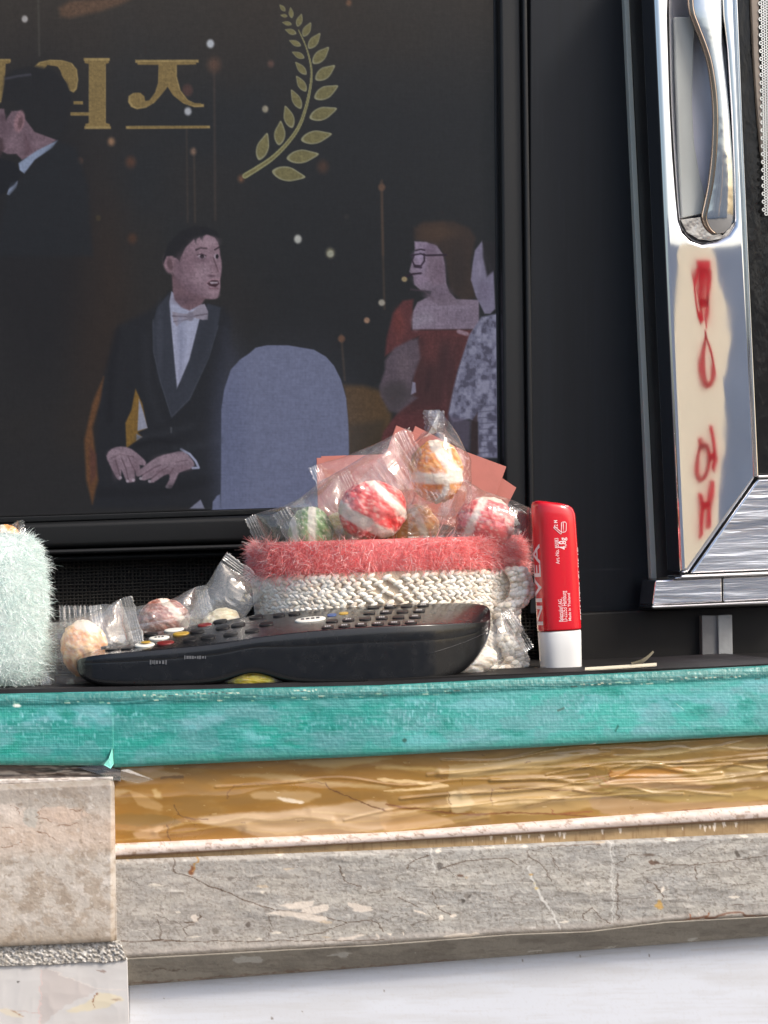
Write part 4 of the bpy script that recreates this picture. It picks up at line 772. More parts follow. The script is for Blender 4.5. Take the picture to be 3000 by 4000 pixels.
sheet('lower_block',-150,497,lambda x:cruB(x)-6,lambda x:4120,-.0005,4,paint_lw,lambda X,Y,V:.0005*fbm(X/160,Y/120,2,3)+.0003*ridge(X/120,Y/120,2,9),pmat('white_block_taped',None,.30,attr=True,bump=.3,bscale=90,coat=.3),ln,.04,extra=lambda X,V:X+(X+150)/650*12*V)
# dark gap and torn backing under the teal tape on the left
def paint_gap(X,Y,V):
    p=Paint(X,Y,(92,80,70)); x,y=p.X,p.Y; v=V.ravel(); p.mix(sst(.45,.7,fbm(x/60,y/8,4,2))*.7,(44,38,34)); p.mix(sst(.5,.7,fbm(x/80,y/9,4,12))*.8,(176,164,150)); p.mix(sst(.7,.95,v)*.5,(140,128,120)); return p
tg=sheet('torn_backing',-150,470,lambda x:tealB(x)-12,lambda x:float(np.interp(x,[-150,0,300,400,470],[3052,3046,3040,3036,3052])),.0045,3.6,paint_gap,lambda X,Y,V:.0022*ridge(X/160,Y/14,4,3),WOODP,None,.035)
tag(tg,'torn grey backing paper in the gap between the teal shelf edge and the beige post','paper')
fm=MB(); q=[(300,2998),(390,2986),(440,3000),(470,3010),(500,3004),(600,3046),(540,3060),(470,3045),(430,3050),(380,3022)]
fm.prism(q,.0035,.0006,Yl=[.002,.001,-.0005,-.002,-.001,.001,.0005,-.001,-.002,.001])
o=fm.build('torn_film',FILM,None,False); tag(o,'small torn clear film scrap hanging at the teal tape seam','film')
# ================================================================== fuzzy strands helper
def strands(mb, pts, nrm, length, width, curl=.6, seg=3, droop=0.0, cols=None, flat=.0):
    """thin tinsel ribbons growing from surface points"""
    for p,n in zip(pts,nrm):
        cl=(float(vnoise(p.x*330,p.z*330,4))-.5); n=(n+Vector((cl*1.6,0,(float(vnoise(p.x*300,p.z*300,9))-.5)*1.6))).normalized()
        l=length*(1+cl*.9)*random.uniform(.45,1.25); d=(n+Vector([random.gauss(0,curl) for _ in range(3)])).normalized()
        s=d.cross(Vector([random.gauss(0,1) for _ in range(3)])).normalized(); w_=width*random.uniform(.6,1.3)
        bend=Vector([random.gauss(0,1) for _ in range(3)])*l*.35; bend.z-=droop*l
        A=[];
        for k in range(seg+1):
            t=k/seg; c=Vector(p)+d*l*t+bend*t*t; ww=w_*(1-.75*t); A+= [c-s*ww/2, c+s*ww/2]
        c_=random.choice(cols) if cols else None
        mb.add(A,[(2*k,2*k+1,2*k+3,2*k+2) for k in range(seg)],c_)
def tinsel(name, rough=.3, trans=.25):
    m,t,b=newmat(name); N=t.nodes; a=N.new('ShaderNodeVertexColor'); a.layer_name='Col'; t.links.new(a.outputs[0],b.inputs['Base Color'])
    b.inputs['Roughness'].default_value=rough; b.inputs['Specular IOR Level'].default_value=.8
    tl=N.new('ShaderNodeBsdfTranslucent'); t.links.new(a.outputs[0],tl.inputs[0]); mx=N.new('ShaderNodeMixShader'); mx.inputs[0].default_value=trans
    t.links.new(b.outputs[0],mx.inputs[1]); t.links.new(tl.outputs[0],mx.inputs[2]); t.links.new(mx.outputs[0],N['Material Output'].inputs[0]); return m
TIN=tinsel('tinsel_yarn',.22,.4)
YARN=pmat('cotton_yarn',None,.9,attr=True,spec=.15,bump=1.0,bscale=1500,bdist=.0003,stretch=(1,1,1),sheen=.3,sss=.2)

# ================================================================== crocheted basket
BC=1515.0; BY=.086; BB=.036
bk=empty('crochet_basket',Vector((P(BC,2600,BY).x,BY,0)),'crocheted cream basket with fuzzy pink rim filled with wrapped candies','basket')
def slope(th): return -.030*530*math.sin(th)
def bring(hw,sy,th,ex=1.0):
    s_,c_=math.sin(th),math.cos(th); s2=math.copysign(abs(s_)**.75,s_); c2=math.copysign(abs(c_)**.75,c_)
    return P(BC+hw*s2, sy-.030*hw*s2, BY-BB*c2*ex)
ths=[2*math.pi*k/96 for k in range(96)]
def inner_ring(hw,sy,z=None):
    r=[bring(hw,sy,t) for t in ths]
    if z is not None:
        for p in r: p.z=z
    return r
prof=[(515,2105),(525,2150),(522,2230),(508,2300),(502,2400),(500,2500),(505,2590)]
mb=MB(); rings=[inner_ring(a,b) for a,b in prof]+[inner_ring(500,2625,.001)]
mb.ring_loft(rings,cap=False); n=96; base=len(mb.v)-n; mb.f.append(tuple(base+k for k in range(n)))
inr=[inner_ring(515,2105),inner_ring(470,2120),inner_ring(460,2300),inner_ring(455,2560)]; o0=len(mb.v); mb.ring_loft(inr,cap=False); b2=len(mb.v)-n; mb.f.append(tuple(b2+k for k in range(n)))
mb.c=[L3(214,198,176)]*len(mb.v); mb.build('knit_body',YARN,bk,True,True)
# stitches: slanted pairs of plump loops in rows
mb=MB(); cyc=[L3(246,238,222),L3(238,226,208),L3(250,243,230),L3(230,214,194)]
def stitch_at(hw,sy,th,tilt,lx,ly):
    p=bring(hw,sy,th); q=bring(hw,sy,th+.03); u_=(q-p).normalized(); nrm=u_.cross(Vector((0,0,1))).normalized()
    if nrm.dot(p-Vector((P(BC,2300,BY).x,BY,p.z)))<0: nrm=-nrm
    v_=Vector((0,0,1)); a=(u_*math.cos(tilt)+v_*math.sin(tilt)); b=nrm; c=a.cross(b).normalized()
    mb.ellipsoid(p+nrm*.0005,(c*ly,b*ly*1.0,a*lx),8,6,random.choice(cyc))
row=0
for sy in np.arange(2258,2620,27):
    hw=np.interp(sy,[2100,2230,2300,2400,2590],[530,526,514,506,508])
    ns=104
    for k in range(ns):
        th=2*math.pi*(k+(row%2)*.5+random.gauss(0,.07))/ns; j=random.gauss(0,2.2)+7*(float(vnoise(k/7.0,row*1.7,3))-.5)
        stitch_at(hw,sy-6.5+j,th,(.52+random.gauss(0,.16)),.0023,.00102*random.uniform(.8,1.2))
        stitch_at(hw,sy+7+j,th+.010,-(.52+random.gauss(0,.16)),.0023,.00102*random.uniform(.8,1.2))
    row+=1
mb.build('stitches',YARN,bk,True,True)
# gathered scalloped seam hanging at the right end
mb=MB(); sea=crc([(2062,2225),(2085,2290),(2072,2340),(2030,2375),(2022,2410),(2035,2450),(2030,2490),(2050,2530),(2062,2575),(2050,2605),(2010,2625),(1960,2632)],8,False)
for i,(a,b) in enumerate(sea):
    p=P(a-10,b,.058)+Vector((random.gauss(0,.0004),0,random.gauss(0,.0004))); p.z=max(p.z,.0014)
    ax=[Vector((1,0,.3)).normalized(),Vector((0,1,0)),Vector((-.3,0,1)).normalized()]; r=.0014*random.uniform(.75,1.25)
    mb.ellipsoid(p,[ax[0]*r*1.15,ax[1]*r*1.2,ax[2]*r*.9],10,7,random.choice(cyc))
    for k in range(1,4):
        p2=P(a-10-k*22,b+random.uniform(-6,6),.056+.0006*k)+Vector((0,random.gauss(0,.0006),0)); p2.z=max(p2.z,.0014)
        mb.ellipsoid(p2,[ax[0]*r*1.4,ax[1]*r*1.2,ax[2]*r*.95],8,6,random.choice(cyc))
mb.build('scalloped_seam',YARN,bk,True,True)
# fuzzy pink rim
pk=[L3(254,184,180),L3(252,160,158),L3(255,216,212),L3(246,124,128),L3(253,172,168),L3(255,246,244),L3(254,184,180)]
mb=MB(); rr=[]
for a,b,e_ in [(500,2112,.97),(520,2105,1.0),(534,2125,1.02),(538,2165,1.03),(536,2205,1.03),(528,2232,1.01)]: rr.append([bring(a,b,t,e_) for t in ths])
mb.ring_loft(rr,cap=False,c=L3(250,146,146)); 
pts=[];nr=[]
for k in range(15000):
    th=random.uniform(-math.pi/2-.25,math.pi/2+.25) if random.random()<.85 else random.uniform(0,2*math.pi); v=random.random()**.9; a=np.interp(v,[0,.2,1],[515,534,534]); sy=2108+v*122+random.gauss(0,5)
    if th>1.0: sy+=random.random()*60*min(1,(th-1.0)*1.5)
    p=bring(a,sy,th,1.02); nn=Vector((math.sin(th),-math.cos(th),random.gauss(0,.35)+(.5 if v<.12 else 0))); pts.append(p); nr.append(nn.normalized())
strands(mb,pts,nr,.0034,.00029,.85,3,.15,pk); mb.build('fuzzy_rim',TIN,bk,True,True)

# ================================================================== mint fuzzy pouch at the left edge
mp2=empty('crochet_pouch',Vector((P(-20,2690,.03).x,.03,0)),'pale mint fuzzy crocheted pouch cut by the left edge with orange candy inside','pouch')
mint=[L3(236,246,243),L3(226,241,237),L3(244,250,249),L3(214,234,229),L3(253,255,254)]
mpf=[(2082,120),(2100,170),(2150,200),(2220,216),(2300,222),(2400,224),(2500,222),(2580,216),(2640,200),(2680,165)]
def mring(hw,sy,th): return P(-45+hw*math.sin(th), sy, .036-.026*math.cos(th)*(hw/224))
mb=MB(); mb.ring_loft([[mring(h,s_,2*math.pi*k/48) for k in range(48)] for s_,h in mpf],c=L3(230,241,238)); 
for i,v in enumerate(mb.v):
    if v[2]<.0005: mb.v[i]=(v[0],v[1],.0005)
pts=[];nr=[]
for k in range(15000):
    s_=random.uniform(2082,2675); h=np.interp(s_,[a for a,b in mpf],[b for a,b in mpf]); th=random.uniform(-1.9,1.9); p=mring(h,s_,th); nn=Vector((math.sin(th),-math.cos(th),(.9 if s_<2110 else .1)))
    if p.z<.002: continue
    pts.append(p); nr.append(nn.normalized())
strands(mb,pts,nr,.0031,.00027,.8,3,.25,mint); mb.build('fuzzy_body',TIN,mp2,True,True)

# ================================================================== candies
def candy_mesh(name,cx,cy,rx,ry,Y,rot,base,bands,parent,depth=.8,patch=None):
    """sugary ball with white stripes; bands: (axis vector, centre, half width) on the unit ball"""
    nu,nv=72,50; th=np.linspace(0,np.pi,nv); ph=np.linspace(0,2*np.pi,nu,endpoint=False); T,Ph=np.meshgrid(th,ph,indexing='ij')
    x=np.sin(T)*np.cos(Ph); y=np.sin(T)*np.sin(Ph); z=np.cos(T)
    n=fbm(x*6+3*z,y*6+z*5,4,int(cx)%50); n2=fbm(x*22+9*z,y*22+z*13,3,int(cy)%50)
    r=1+.16*(n-.5)+.05*(n2-.5); c0=P(cx,cy,Y); cr_,sr_=math.cos(rot),math.sin(rot)
    X_=(x*cr_-z*sr_)*0; 
    lx=x*r*rx; lz=z*r*ry; wx=(lx*cr_-lz*sr_)*MPP; wz=(lx*sr_+lz*cr_)*MPP; wy=y*r*(rx+ry)/2*depth*MPP
    v=np.stack([c0.x+wx.ravel(),c0.y+wy.ravel(),c0.z+wz.ravel()],1)
    C=np.tile(lin(np.array(base)),(v.shape[0],1)); k=sst(.40,.7,n).ravel()[:,None]*.6; C=C*(1-k)+lin(np.array([min(255,b+62) for b in base]))*k
    k=(sst(.55,.75,n2).ravel()[:,None])*.5; C=C*(1-k)+np.array(lin(np.array((245,225,210))))*k
    for ax,ce,hw in bands:
        ax=np.array(ax,float); ax/=np.linalg.norm(ax); d=np.abs(x*ax[0]+y*ax[1]+z*ax[2]-ce).ravel(); m=(sst(hw+.05,hw-.03,d+.10*(n.ravel()-.5))*.88)[:,None]; C=C*(1-m)+lin(np.array((238,228,214)))*m
    idx=np.arange(nu*nv).reshape(nv,nu); a=idx[:-1]; b=idx[1:]; fa=np.stack([a,b,np.roll(b,-1,1),np.roll(a,-1,1)],-1).reshape(-1,4)
    return mesh(name,v,fa,CANDY,parent,True,C)
CANDY=pmat('sugared_candy',None,.38,attr=True,bump=.7,bscale=900,bdist=.0004,sss=.25,coat=.2,coatr=.2)
def wrapper(name,cx,cy,Y,rot,L_px,W_px,T_px,parent,seed=0,fin=True,mid=.72,seal=(1,1),mat=None,bendn=0,zmin=.0004,taper=(1,1)):
    """flow-pack film: puffed tube round the candy, flat crimped seals with serrated edges at both ends"""
    nu,nf=150,64; U,Fi=np.meshgrid(np.linspace(-1,1,nu),np.linspace(0,2*np.pi,nf,endpoint=False),indexing='ij'); au=np.abs(U)
    s0=.80; puff=np.clip(1-(au/s0)**2.4,0,1)**.55; tap=np.where(U<0,taper[0],taper[1])
    wv=W_px*(mid+(1-mid)*sst(.3,.85,au))*(1+(tap-1)*sst(.25,.8,au)); tv_=T_px*puff+.7
    A=U*L_px; cb=np.sign(np.cos(Fi))*np.abs(np.cos(Fi))**.9; B=wv*cb; N_=tv_*np.sin(Fi)
    cr=(ridge(A/90+seed,Fi*1.6+seed,3,seed)-.6)*T_px*.20*puff + (ridge(A/34,Fi*2.3,2,seed+9)-.6)*T_px*.035*np.clip(puff+.15,0,1)
    N_=N_+cr*np.sign(np.sin(Fi)+1e-6)*np.abs(np.sin(Fi))**.3; B=B*(1+.06*(fbm(A/70,Fi*2,2,seed+3)-.5))
    inseal=sst(s0,s0+.04,au); N_=N_+inseal*np.sin(A/ (L_px*.19)*math.pi*9)*1.7 + inseal*8*np.sin(B/W_px*3+seed)
    edge=(au>.995); A=A+np.where(edge,np.sign(U)*np.abs(((B/7.0)%2)-1)*9,0)
    N_=N_+bendn*(U**2)
    c0=P(cx,cy,Y); c,s_=math.cos(rot),math.sin(rot)
    x=(A*c-B*s_)*MPP+c0.x; z=(A*s_+B*c)*MPP+c0.z; y=c0.y-N_*MPP
    v=np.stack([x.ravel(),y.ravel(),np.maximum(z.ravel(),zmin)],1); idx=np.arange(nu*nf).reshape(nu,nf); a=idx[:-1]; b=idx[1:]
    fa=np.stack([a,b,np.roll(b,-1,1),np.roll(a,-1,1)],-1).reshape(-1,4)
    o=mesh(name,v,fa,mat or FILM,parent,True)
    if fin:
        mb=MB(); A1=[];
        for k in range(61):
            u=-.98+1.96*k/60; t_=T_px*max(0,1-(abs(u)/s0)**2.4)**.55+2
            for bb,dn in ((-14,1.5),(0,5+2*math.sin(k*.9)),(16,2.0)):
                a_=u*L_px; x=(a_*c-bb*s_)*MPP+c0.x; z=(a_*s_+bb*c)*MPP+c0.z; A1.append((x,c0.y-(t_*1.04+dn+bendn*u*u)*MPP,max(z,zmin)))
        mb.add(A1,[(3*k+j,3*k+j+1,3*k+j+4,3*k+j+3) for k in range(60) for j in (0,1)]); mb.build('seam_fin',FILM2,o,True)
    return o
def candy(label,cx,cy,rx,ry,Y,base,bands,rot=0,wr=None,group=None,**kw):
    t=empty('wrapped_candy',P(cx,cy+ry,Y),label,'candy',group)
    candy_mesh('candy',cx,cy,rx,ry,Y,rot,base,bands,t,**kw)
    for w_ in (wr if isinstance(wr,list) else [wr]):
        if w_: wrapper('wrapper',parent=t,**w_)
    return t
GB='wrapped candies heaped in the basket'; GL='loose wrapped candies lying on the shelf'
candy('orange and white candy in clear film standing on top of the heap',1703,1842,112,128,.062,(226,128,44),[((.1,-.15,1),-.12,.17),((1,.2,-.3),.15,.10),((.8,-.3,.6),.62,.16)],.1,
      dict(cx=1712,cy=1870,Y=.060,rot=math.pi/2,L_px=275,W_px=165,T_px=118,seed=4,mid=.84,taper=(.8,.20)),GB)
candy('red candy with broad white stripes at the front left of the heap',1455,1995,140,122,.058,(214,62,60),[((.55,-.2,.85),-.38,.20),((.75,-.1,.66),.62,.12)],.0,
      dict(cx=1400,cy=1960,Y=.056,rot=.50,L_px=330,W_px=175,T_px=122,seed=11,mid=.85,fin=False,taper=(.75,.9)),GB)
candy('dusty red candy with a curved white stripe at the right end of the heap',1895,2045,125,110,.064,(206,66,64),[((.85,-.25,-.5),-.35,.13),((.3,.2,1),.9,.12)],.1,
      dict(cx=1925,cy=2060,Y=.062,rot=-.35,L_px=240,W_px=155,T_px=112,seed=21,mid=.85,taper=(1,.8)),GB)
candy('green candy with pale stripes low at the left end of the heap',1215,2085,92,110,.066,(84,120,52),[((1,-.2,0),.10,.16),((1,0,.1),-.80,.10)],.0,
      dict(cx=1215,cy=2050,Y=.064,rot=.42,L_px=235,W_px=140,T_px=95,seed=31,mid=.85,fin=False),GB)
candy('amber candy half hidden between the red and the top orange candies',1610,2065,115,100,.080,(206,140,70),[((1,0,.3),.2,.15)],.0,
      dict(cx=1590,cy=2010,Y=.078,rot=-.75,L_px=240,W_px=130,T_px=95,seed=41,fin=False),GB)
candy('yellow green candy deep in the basket behind the red one',1340,2085,100,90,.083,(176,160,70),[((1,0,.3),.2,.15)],.0,None,GB)
# empty-looking film bag reaching across the pink cards
t=empty('film_bag',P(1450,1850,.07),'flat clear film bag with crimped seal spread over the pink cards','wrapper')
wrapper('film',cx=1440,cy=1860,Y=.070,rot=.36,L_px=215,W_px=125,T_px=32,parent=t,seed=51,fin=False,mid=.9)
# knotted top of the upright wrapper: folded flap and glinting pleats
fo=MB()
def sheetpoly(mb,px,Yl,th=.00012): mb.prism(px,Yl[0],th,Yl=Yl)
t2=empty('twisted_wrapper_top',P(1705,1690,.056),'folded and pleated clear film peak above the top orange candy','wrapper')
sheetpoly(fo,[(1655,1602),(1718,1600),(1708,1640),(1694,1672),(1662,1682),(1656,1668),(1663,1660),(1653,1650),(1661,1642),(1651,1632),(1659,1624),(1650,1614)],[.057,.056,.054,.053,.056,.057,.057,.0575,.057,.0575,.057,.0575])
for k,(q,y_) in enumerate([([(1718,1600),(1752,1645),(1722,1690),(1708,1688),(1712,1640)],[.055,.050,.054,.055,.053]),([(1752,1645),(1790,1700),(1822,1765),(1785,1745),(1740,1702),(1722,1690)],[.050,.052,.057,.053,.051,.054]),([(1716,1602),(1706,1688),(1672,1694),(1640,1716),(1610,1735),(1650,1690),(1690,1660)],[.055,.053,.050,.053,.057,.055,.052]),([(1706,1688),(1725,1690),(1746,1702),(1740,1718),(1716,1706),(1698,1700)],[.052,.050,.053,.054,.0505,.052])]): sheetpoly(fo,q,y_)
fo.build('pleats',FILM2,t2,False)

# loose candies on the shelf
candy('peach orange candy in clear film beside the mint pouch',330,2535,92,112,.034,(232,160,100),[((.3,-.3,.9),.95,.12)],.15,
      dict(cx=345,cy=2530,Y=.032,rot=.25,L_px=215,W_px=150,T_px=100,seed=61,fin=True,mat=FILMH,mid=.86),GL)
candy('brownish red candy under clear film behind the remote control',640,2425,105,90,.075,(150,84,66),[((.8,0,.6),.55,.14)],.0,
      dict(cx=600,cy=2440,Y=.073,rot=.15,L_px=240,W_px=120,T_px=95,seed=71,fin=True,mat=FILMH),GL)
candy('cream coloured candy in an upturned clear wrapper left of the basket',860,2440,85,62,.068,(222,208,170),[((.3,0,1),.0,.2)],.5,
      dict(cx=850,cy=2390,Y=.066,rot=.92,L_px=215,W_px=130,T_px=60,seed=81,fin=False,mat=FILMH,mid=.8,taper=(.7,.85)),GL)
candy('yellow candy under the raised middle of the remote control',1000,2652,125,36,.014,(240,212,70),[((1,0,.2),.6,.12)],.0,
      dict(cx=1020,cy=2650,Y=.013,rot=.0,L_px=260,W_px=45,T_px=42,seed=91,fin=False),GL)
candy('pale cream candy wrapped in film right behind the butt of the remote control',1840,2590,110,55,.034,(226,214,196),[((1,0,.2),.3,.12)],.3,
      dict(cx=1880,cy=2560,Y=.032,rot=.55,L_px=200,W_px=95,T_px=60,seed=95,fin=False,mid=.85),GL)
candy('orange candy peeking out of the mint pouch',20,2098,62,48,.034,(236,150,70),[((1,0,.4),.1,.2)],.0,
      dict(cx=10,cy=2092,Y=.032,rot=.1,L_px=85,W_px=50,T_px=46,seed=97,fin=False),'candies inside the mint pouch')
# film seal with vertical crimps beside the mint pouch
t=empty('film_scrap',P(320,2400,.05),'short strip of crimped clear film standing behind the peach candy','wrapper')
sc=MB()
pp=[(230+k*6.2,2362+(k%2)*9+ (.0)*k) for k in range(30)]; q2=[(404-k*6.2,2420+12*math.sin(k*.3)) for k in range(29)]
v=[]; 
for k in range(30): v.append(P(pp[k][0],pp[k][1],.050+.0012*math.sin(k*1.9)))
for k in range(30): v.append(P(pp[k][0]+4,2440+8*math.sin(k*.4),.048+.0008*math.sin(k*1.9)))
sc.add(v,[(k,k+1,k+31,k+30) for k in range(29)]); sc.build('crimped_film',FILMH,t,True)

# ================================================================== pink cards
CARD=pmat('pink_card',L3(182,112,101),.75,bump=.15,bscale=500,var=.06)
def card(px,Y,label,yl=None):
    o=prism('pink_card',px,Y,.0006,CARD,None,.0001,1,Yl=yl); tag(o,label,'card','pink paper cards fanned out behind the candies')
card([(1237,1789),(1640,1775),(1648,2095),(1245,2100)],.094,'leftmost pink card, set level behind the candies')
card([(1255,1782),(1655,1770),(1660,2085),(1262,2090)],.096,'pink card just behind the leftmost one, only its upper edge showing')
card([(1548,1662),(1760,1748),(1640,2080),(1430,1990)],.098,'tallest pink card, tilted, with its corner highest left of the film peak')
card([(1622,1664),(1850,1780),(1720,2090),(1500,1980)],.100,'tilted pink card between the tallest card and the film peak')
card([(1700,1720),(1978,1823),(1962,1868),(1870,2095),(1600,2000)],.093,'pink card reaching right of the top orange candy, upper one')
card([(1740,1760),(1958,1865),(2017,1905),(1930,2080),(1640,2000)],.0955,'lowest pink card on the right, its corner nearest the lip balm')

# ================================================================== remote control
rm=empty('remote_control',P(1100,2672,.01),'black television remote control lying on its side edge with many keys facing up','remote control')
# stations: front-bottom, front-top edge, back-top edge (photo rows), front Y, back Y
ST=[ # x, bottom, fronttop, backtop, Yf, Yb
 (297,2604,2590,2580,.020,.026),(304,2622,2578,2562,.014,.034),(322,2645,2570,2546,.010,.040),(355,2664,2563,2528,.0075,.044),(410,2676,2556,2508,.006,.047),
 (500,2680,2549,2486,.0055,.049),(600,2681,2541,2465,.005,.050),(720,2679,2530,2442,.005,.051),(800,2674,2522,2428,.005,.051),(860,2664,2515,2420,.005,.051),(905,2648,2508,2412,.005,.051),(950,2632,2500,2405,.005,.051),
 (990,2626,2494,2399,.005,.051),(1030,2632,2488,2394,.005,.051),(1080,2650,2482,2388,.005,.051),(1140,2666,2475,2381,.005,.051),(1220,2674,2467,2374,.005,.051),(1320,2675,2459,2367,.005,.051),
 (1450,2674,2450,2360,.0055,.051),(1560,2673,2445,2355,.006,.050),(1640,2670,2442,2352,.007,.049),(1710,2660,2440,2350,.009,.047),(1770,2640,2438,2349,.013,.045),(1820,2610,2436,2349,.017,.043),(1862,2570,2434,2352,.0215,.041),(1893,2520,2432,2358,.026,.039),(1910,2470,2424,2370,.029,.037),(1917,2430,2410,2390,.031,.035)]
def rsec(st):
    x,b,ft,bt,yf,yb=st; A=P(x,b,yf); B=P(x,ft,yf); D=P(x+ (0),bt,yb); E=Vector((D.x,yb,A.z))
    H=B.z-A.z; W=yb-yf
    def lp(p,q,t): return p+(q-p)*t
    r=min(.22,.0035/max(W,.001)); rh=min(.3,.0045/max(H,.001))
    return [lp(A,E,.5),lp(A,E,r),lp(A,E,r*.3)+Vector((0,0,H*.03)),lp(A,B,rh*.35)+Vector((0,0,0)),lp(A,B,rh),lp(A,B,.5),lp(A,B,.72),lp(A,B,.74)+Vector((0,.00012,0)),lp(A,B,.76),lp(A,B,.90),lp(A,B,.97)+Vector((0,W*.01,0)),lp(B,D,.012),lp(B,D,.04),lp(B,D,.25),lp(B,D,.5),lp(B,D,.75),lp(B,D,.95),lp(D,E,.03)+Vector((0,-W*.01,0)),lp(D,E,.1),lp(D,E,.5),lp(D,E,.9),lp(E,A,.06)]
ST=[(x_,b_+9*min(1,(b_-f_)/60),f_,k_,y1,y2) for x_,b_,f_,k_,y1,y2 in ST]
mb=MB(); mb.ring_loft([rsec(s_) for s_ in ST])
RB=pmat('remote_black',L3(14,15,17),.24,spec=.42,coat=.3,coatr=.12,bump=.12,bscale=1400,bdist=.0002,var=.15,rvar=.06)
o=mb.build('body',RB,rm,True); sm=o.modifiers.new('s','SUBSURF'); sm.levels=2; sm.render_levels=2
STA=np.array([[*s_] for s_ in ST])
def ontop(x,v,lift=0.0):
    """point on the key face: x photo column, v 0 front .. 1 back"""
    r=[np.interp(x,STA[:,0],STA[:,k]) for k in range(1,6)]
    B=P(x,r[1],r[3]); D=P(x,r[2],r[4]); p=B+(D-B)*v; r2=P(x+5,np.interp(x+5,STA[:,0],STA[:,2]),r[3])
    n=(r2-B).cross(D-B).normalized(); n=n if n.z>0 else -n; return p+n*lift,n,(D-B).normalized(),(r2-B).normalized()
KEY=pmat('rubber_key',L3(16,16,18),.36,spec=.3,bump=.2,bscale=1200); KW=pmat('white_key',L3(226,224,214),.4); KR=pmat('red_key',L3(112,26,24),.4); KY=pmat('yellow_key',L3(176,142,52),.4); KBl=pmat('blue_key',L3(52,80,130),.4)
PRT=pmat('key_print',L3(190,190,190),.5)
def key(x,v,lx,lv,mat,h=.0013,rnd=2.6,label=None,mark=None):
    h*=.6; lv*=.8; c,n,dv,du=ontop(x,v,-.0003); rings=[]
    for hh,sc_ in ((0,1.0),(h*.7,1.0),(h*.95,.93),(h,.78)):
        rr_=[]
        for k in range(24):
            q=2*math.pi*k/24; cu=math.copysign(abs(math.cos(q))**(2/rnd),math.cos(q)); cv=math.copysign(abs(math.sin(q))**(2/rnd),math.sin(q)); rr_.append(c+du*cu*lx*sc_+dv*cv*lv*sc_+n*hh)
        rings.append(rr_)
    mb=MB(); mb.ring_loft(rings); o=mb.build('button',mat,rm,True)
    if label: o['label']=label
    if mark:
        m2=MB()
        for k in range(mark):
            w_=lx*.22; p0=c+n*(h+.0001)+du*((k-(mark-1)/2)*w_*1.5); 
            q=[p0-du*w_*.5-dv*lv*.3,p0+du*w_*.5-dv*lv*.3,p0+du*w_*.5+dv*lv*.35,p0-du*w_*.5+dv*lv*.35]; m2.add(q+[a-n*.0002 for a in q],[(0,1,2,3),(7,6,5,4),(0,4,5,1),(1,5,6,2),(2,6,7,3),(3,7,4,0)])
        m2.build('print',PRT if mat is KEY else pmat('dark_print',L3(60,60,66),.5),o,False)
    return o
key(1212,.48,.0064,.0052,KW,.0016,2.2,'large white oval button',4)
key(1296,.62,.0020,.0032,KBl,.0010,3,'small blue button'); key(1342,.66,.0020,.0028,KY,.0010,3,'small yellow button')
key(566,.30,.0040,.0052,KW,.0016,2.1,'white oval button with yellow centre'); 
c_,n_,dv_,du_=ontop(570,.32,.0012); m2=MB(); m2.ellipsoid(c_,(du_*.0022,dv_*.0026,n_*.0003),14,6); m2.build('print',KY,rm.children[-1],True)
key(622,.56,.0042,.0046,KW,.0016,2.1,'middle white oval button',3); key(680,.84,.0042,.0040,KW,.0014,2.1,'rear white oval button')
key(646,.30,.0036,.0046,KR,.0013,2.4,'dark red button'); key(708,.62,.0034,.0040,KY,.0013,2.4,'yellow button'); key(800,.86,.0030,.0036,KR,.0010,2.4,'small red button')
for (x,v) in [(440,.3),(480,.62),(500,.25),(540,.72),(410,.6),(590,.85),(740,.30),(770,.62),(812,.30),(870,.62),(860,.90),(900,.30),(930,.62),(985,.30),(1000,.85),(1040,.5)]: key(x,v,.0030,.0040,KEY,.0014,3.2)
for i,x in enumerate([1090,1150]): key(x,.80,.0026,.0036,KEY,.0014,3.5)
for r_,v in enumerate((.12,.36,.60,.84)):
    for i,x in enumerate((1280,1345,1410,1475,1540,1605)):
        if (v>.55 and x<1350): continue
        key(x+r_*16,v,.0026,.0034,KEY,.0013,4.0,None,3 if (v<.2 or i%2) else None)
key(1665,.45,.0016,.0026,PRT,.0002,2.2,'grey printed mark at the butt end')
# tiny worn print on the side
dc=MB()
def sideprint(x0,y0,bars,h):
    x=x0
    for k in range(bars):
        w_=random.uniform(3,9); hh=h*random.uniform(.5,1); q=[P(a,b,.00455) for a,b in [(x,y0+hh/2),(x+w_,y0+hh/2-.03*w_),(x+w_,y0-hh/2),(x,y0-hh/2)]]; dc.add(q+[p+Vector((0,.0008,0)) for p in q],[(0,1,2,3),(7,6,5,4),(0,4,5,1),(1,5,6,2),(2,6,7,3),(3,7,4,0)]); x+=w_+random.uniform(2,5)
sideprint(585,2587,7,18); sideprint(720,2568,9,16); dc.build('side_print',pmat('worn_print',L3(86,88,92),.6),rm,False)
for x0,x1 in [(1665,1915)]:
    tb=MB(); tb.tube([P(x,y,yy) for x,y,yy in [(1665,2556,.0075),(1720,2540,.0095),(1770,2524,.0130),(1820,2506,.0168),(1862,2488,.0212),(1893,2473,.0256),(1908,2465,.0285)]],.00012,6); tb.build('battery_cover_seam',pmat('seam_highlight',L3(48,48,50),.4),rm,True)  # tube lighter than the body, the seam's highlight put into its colour

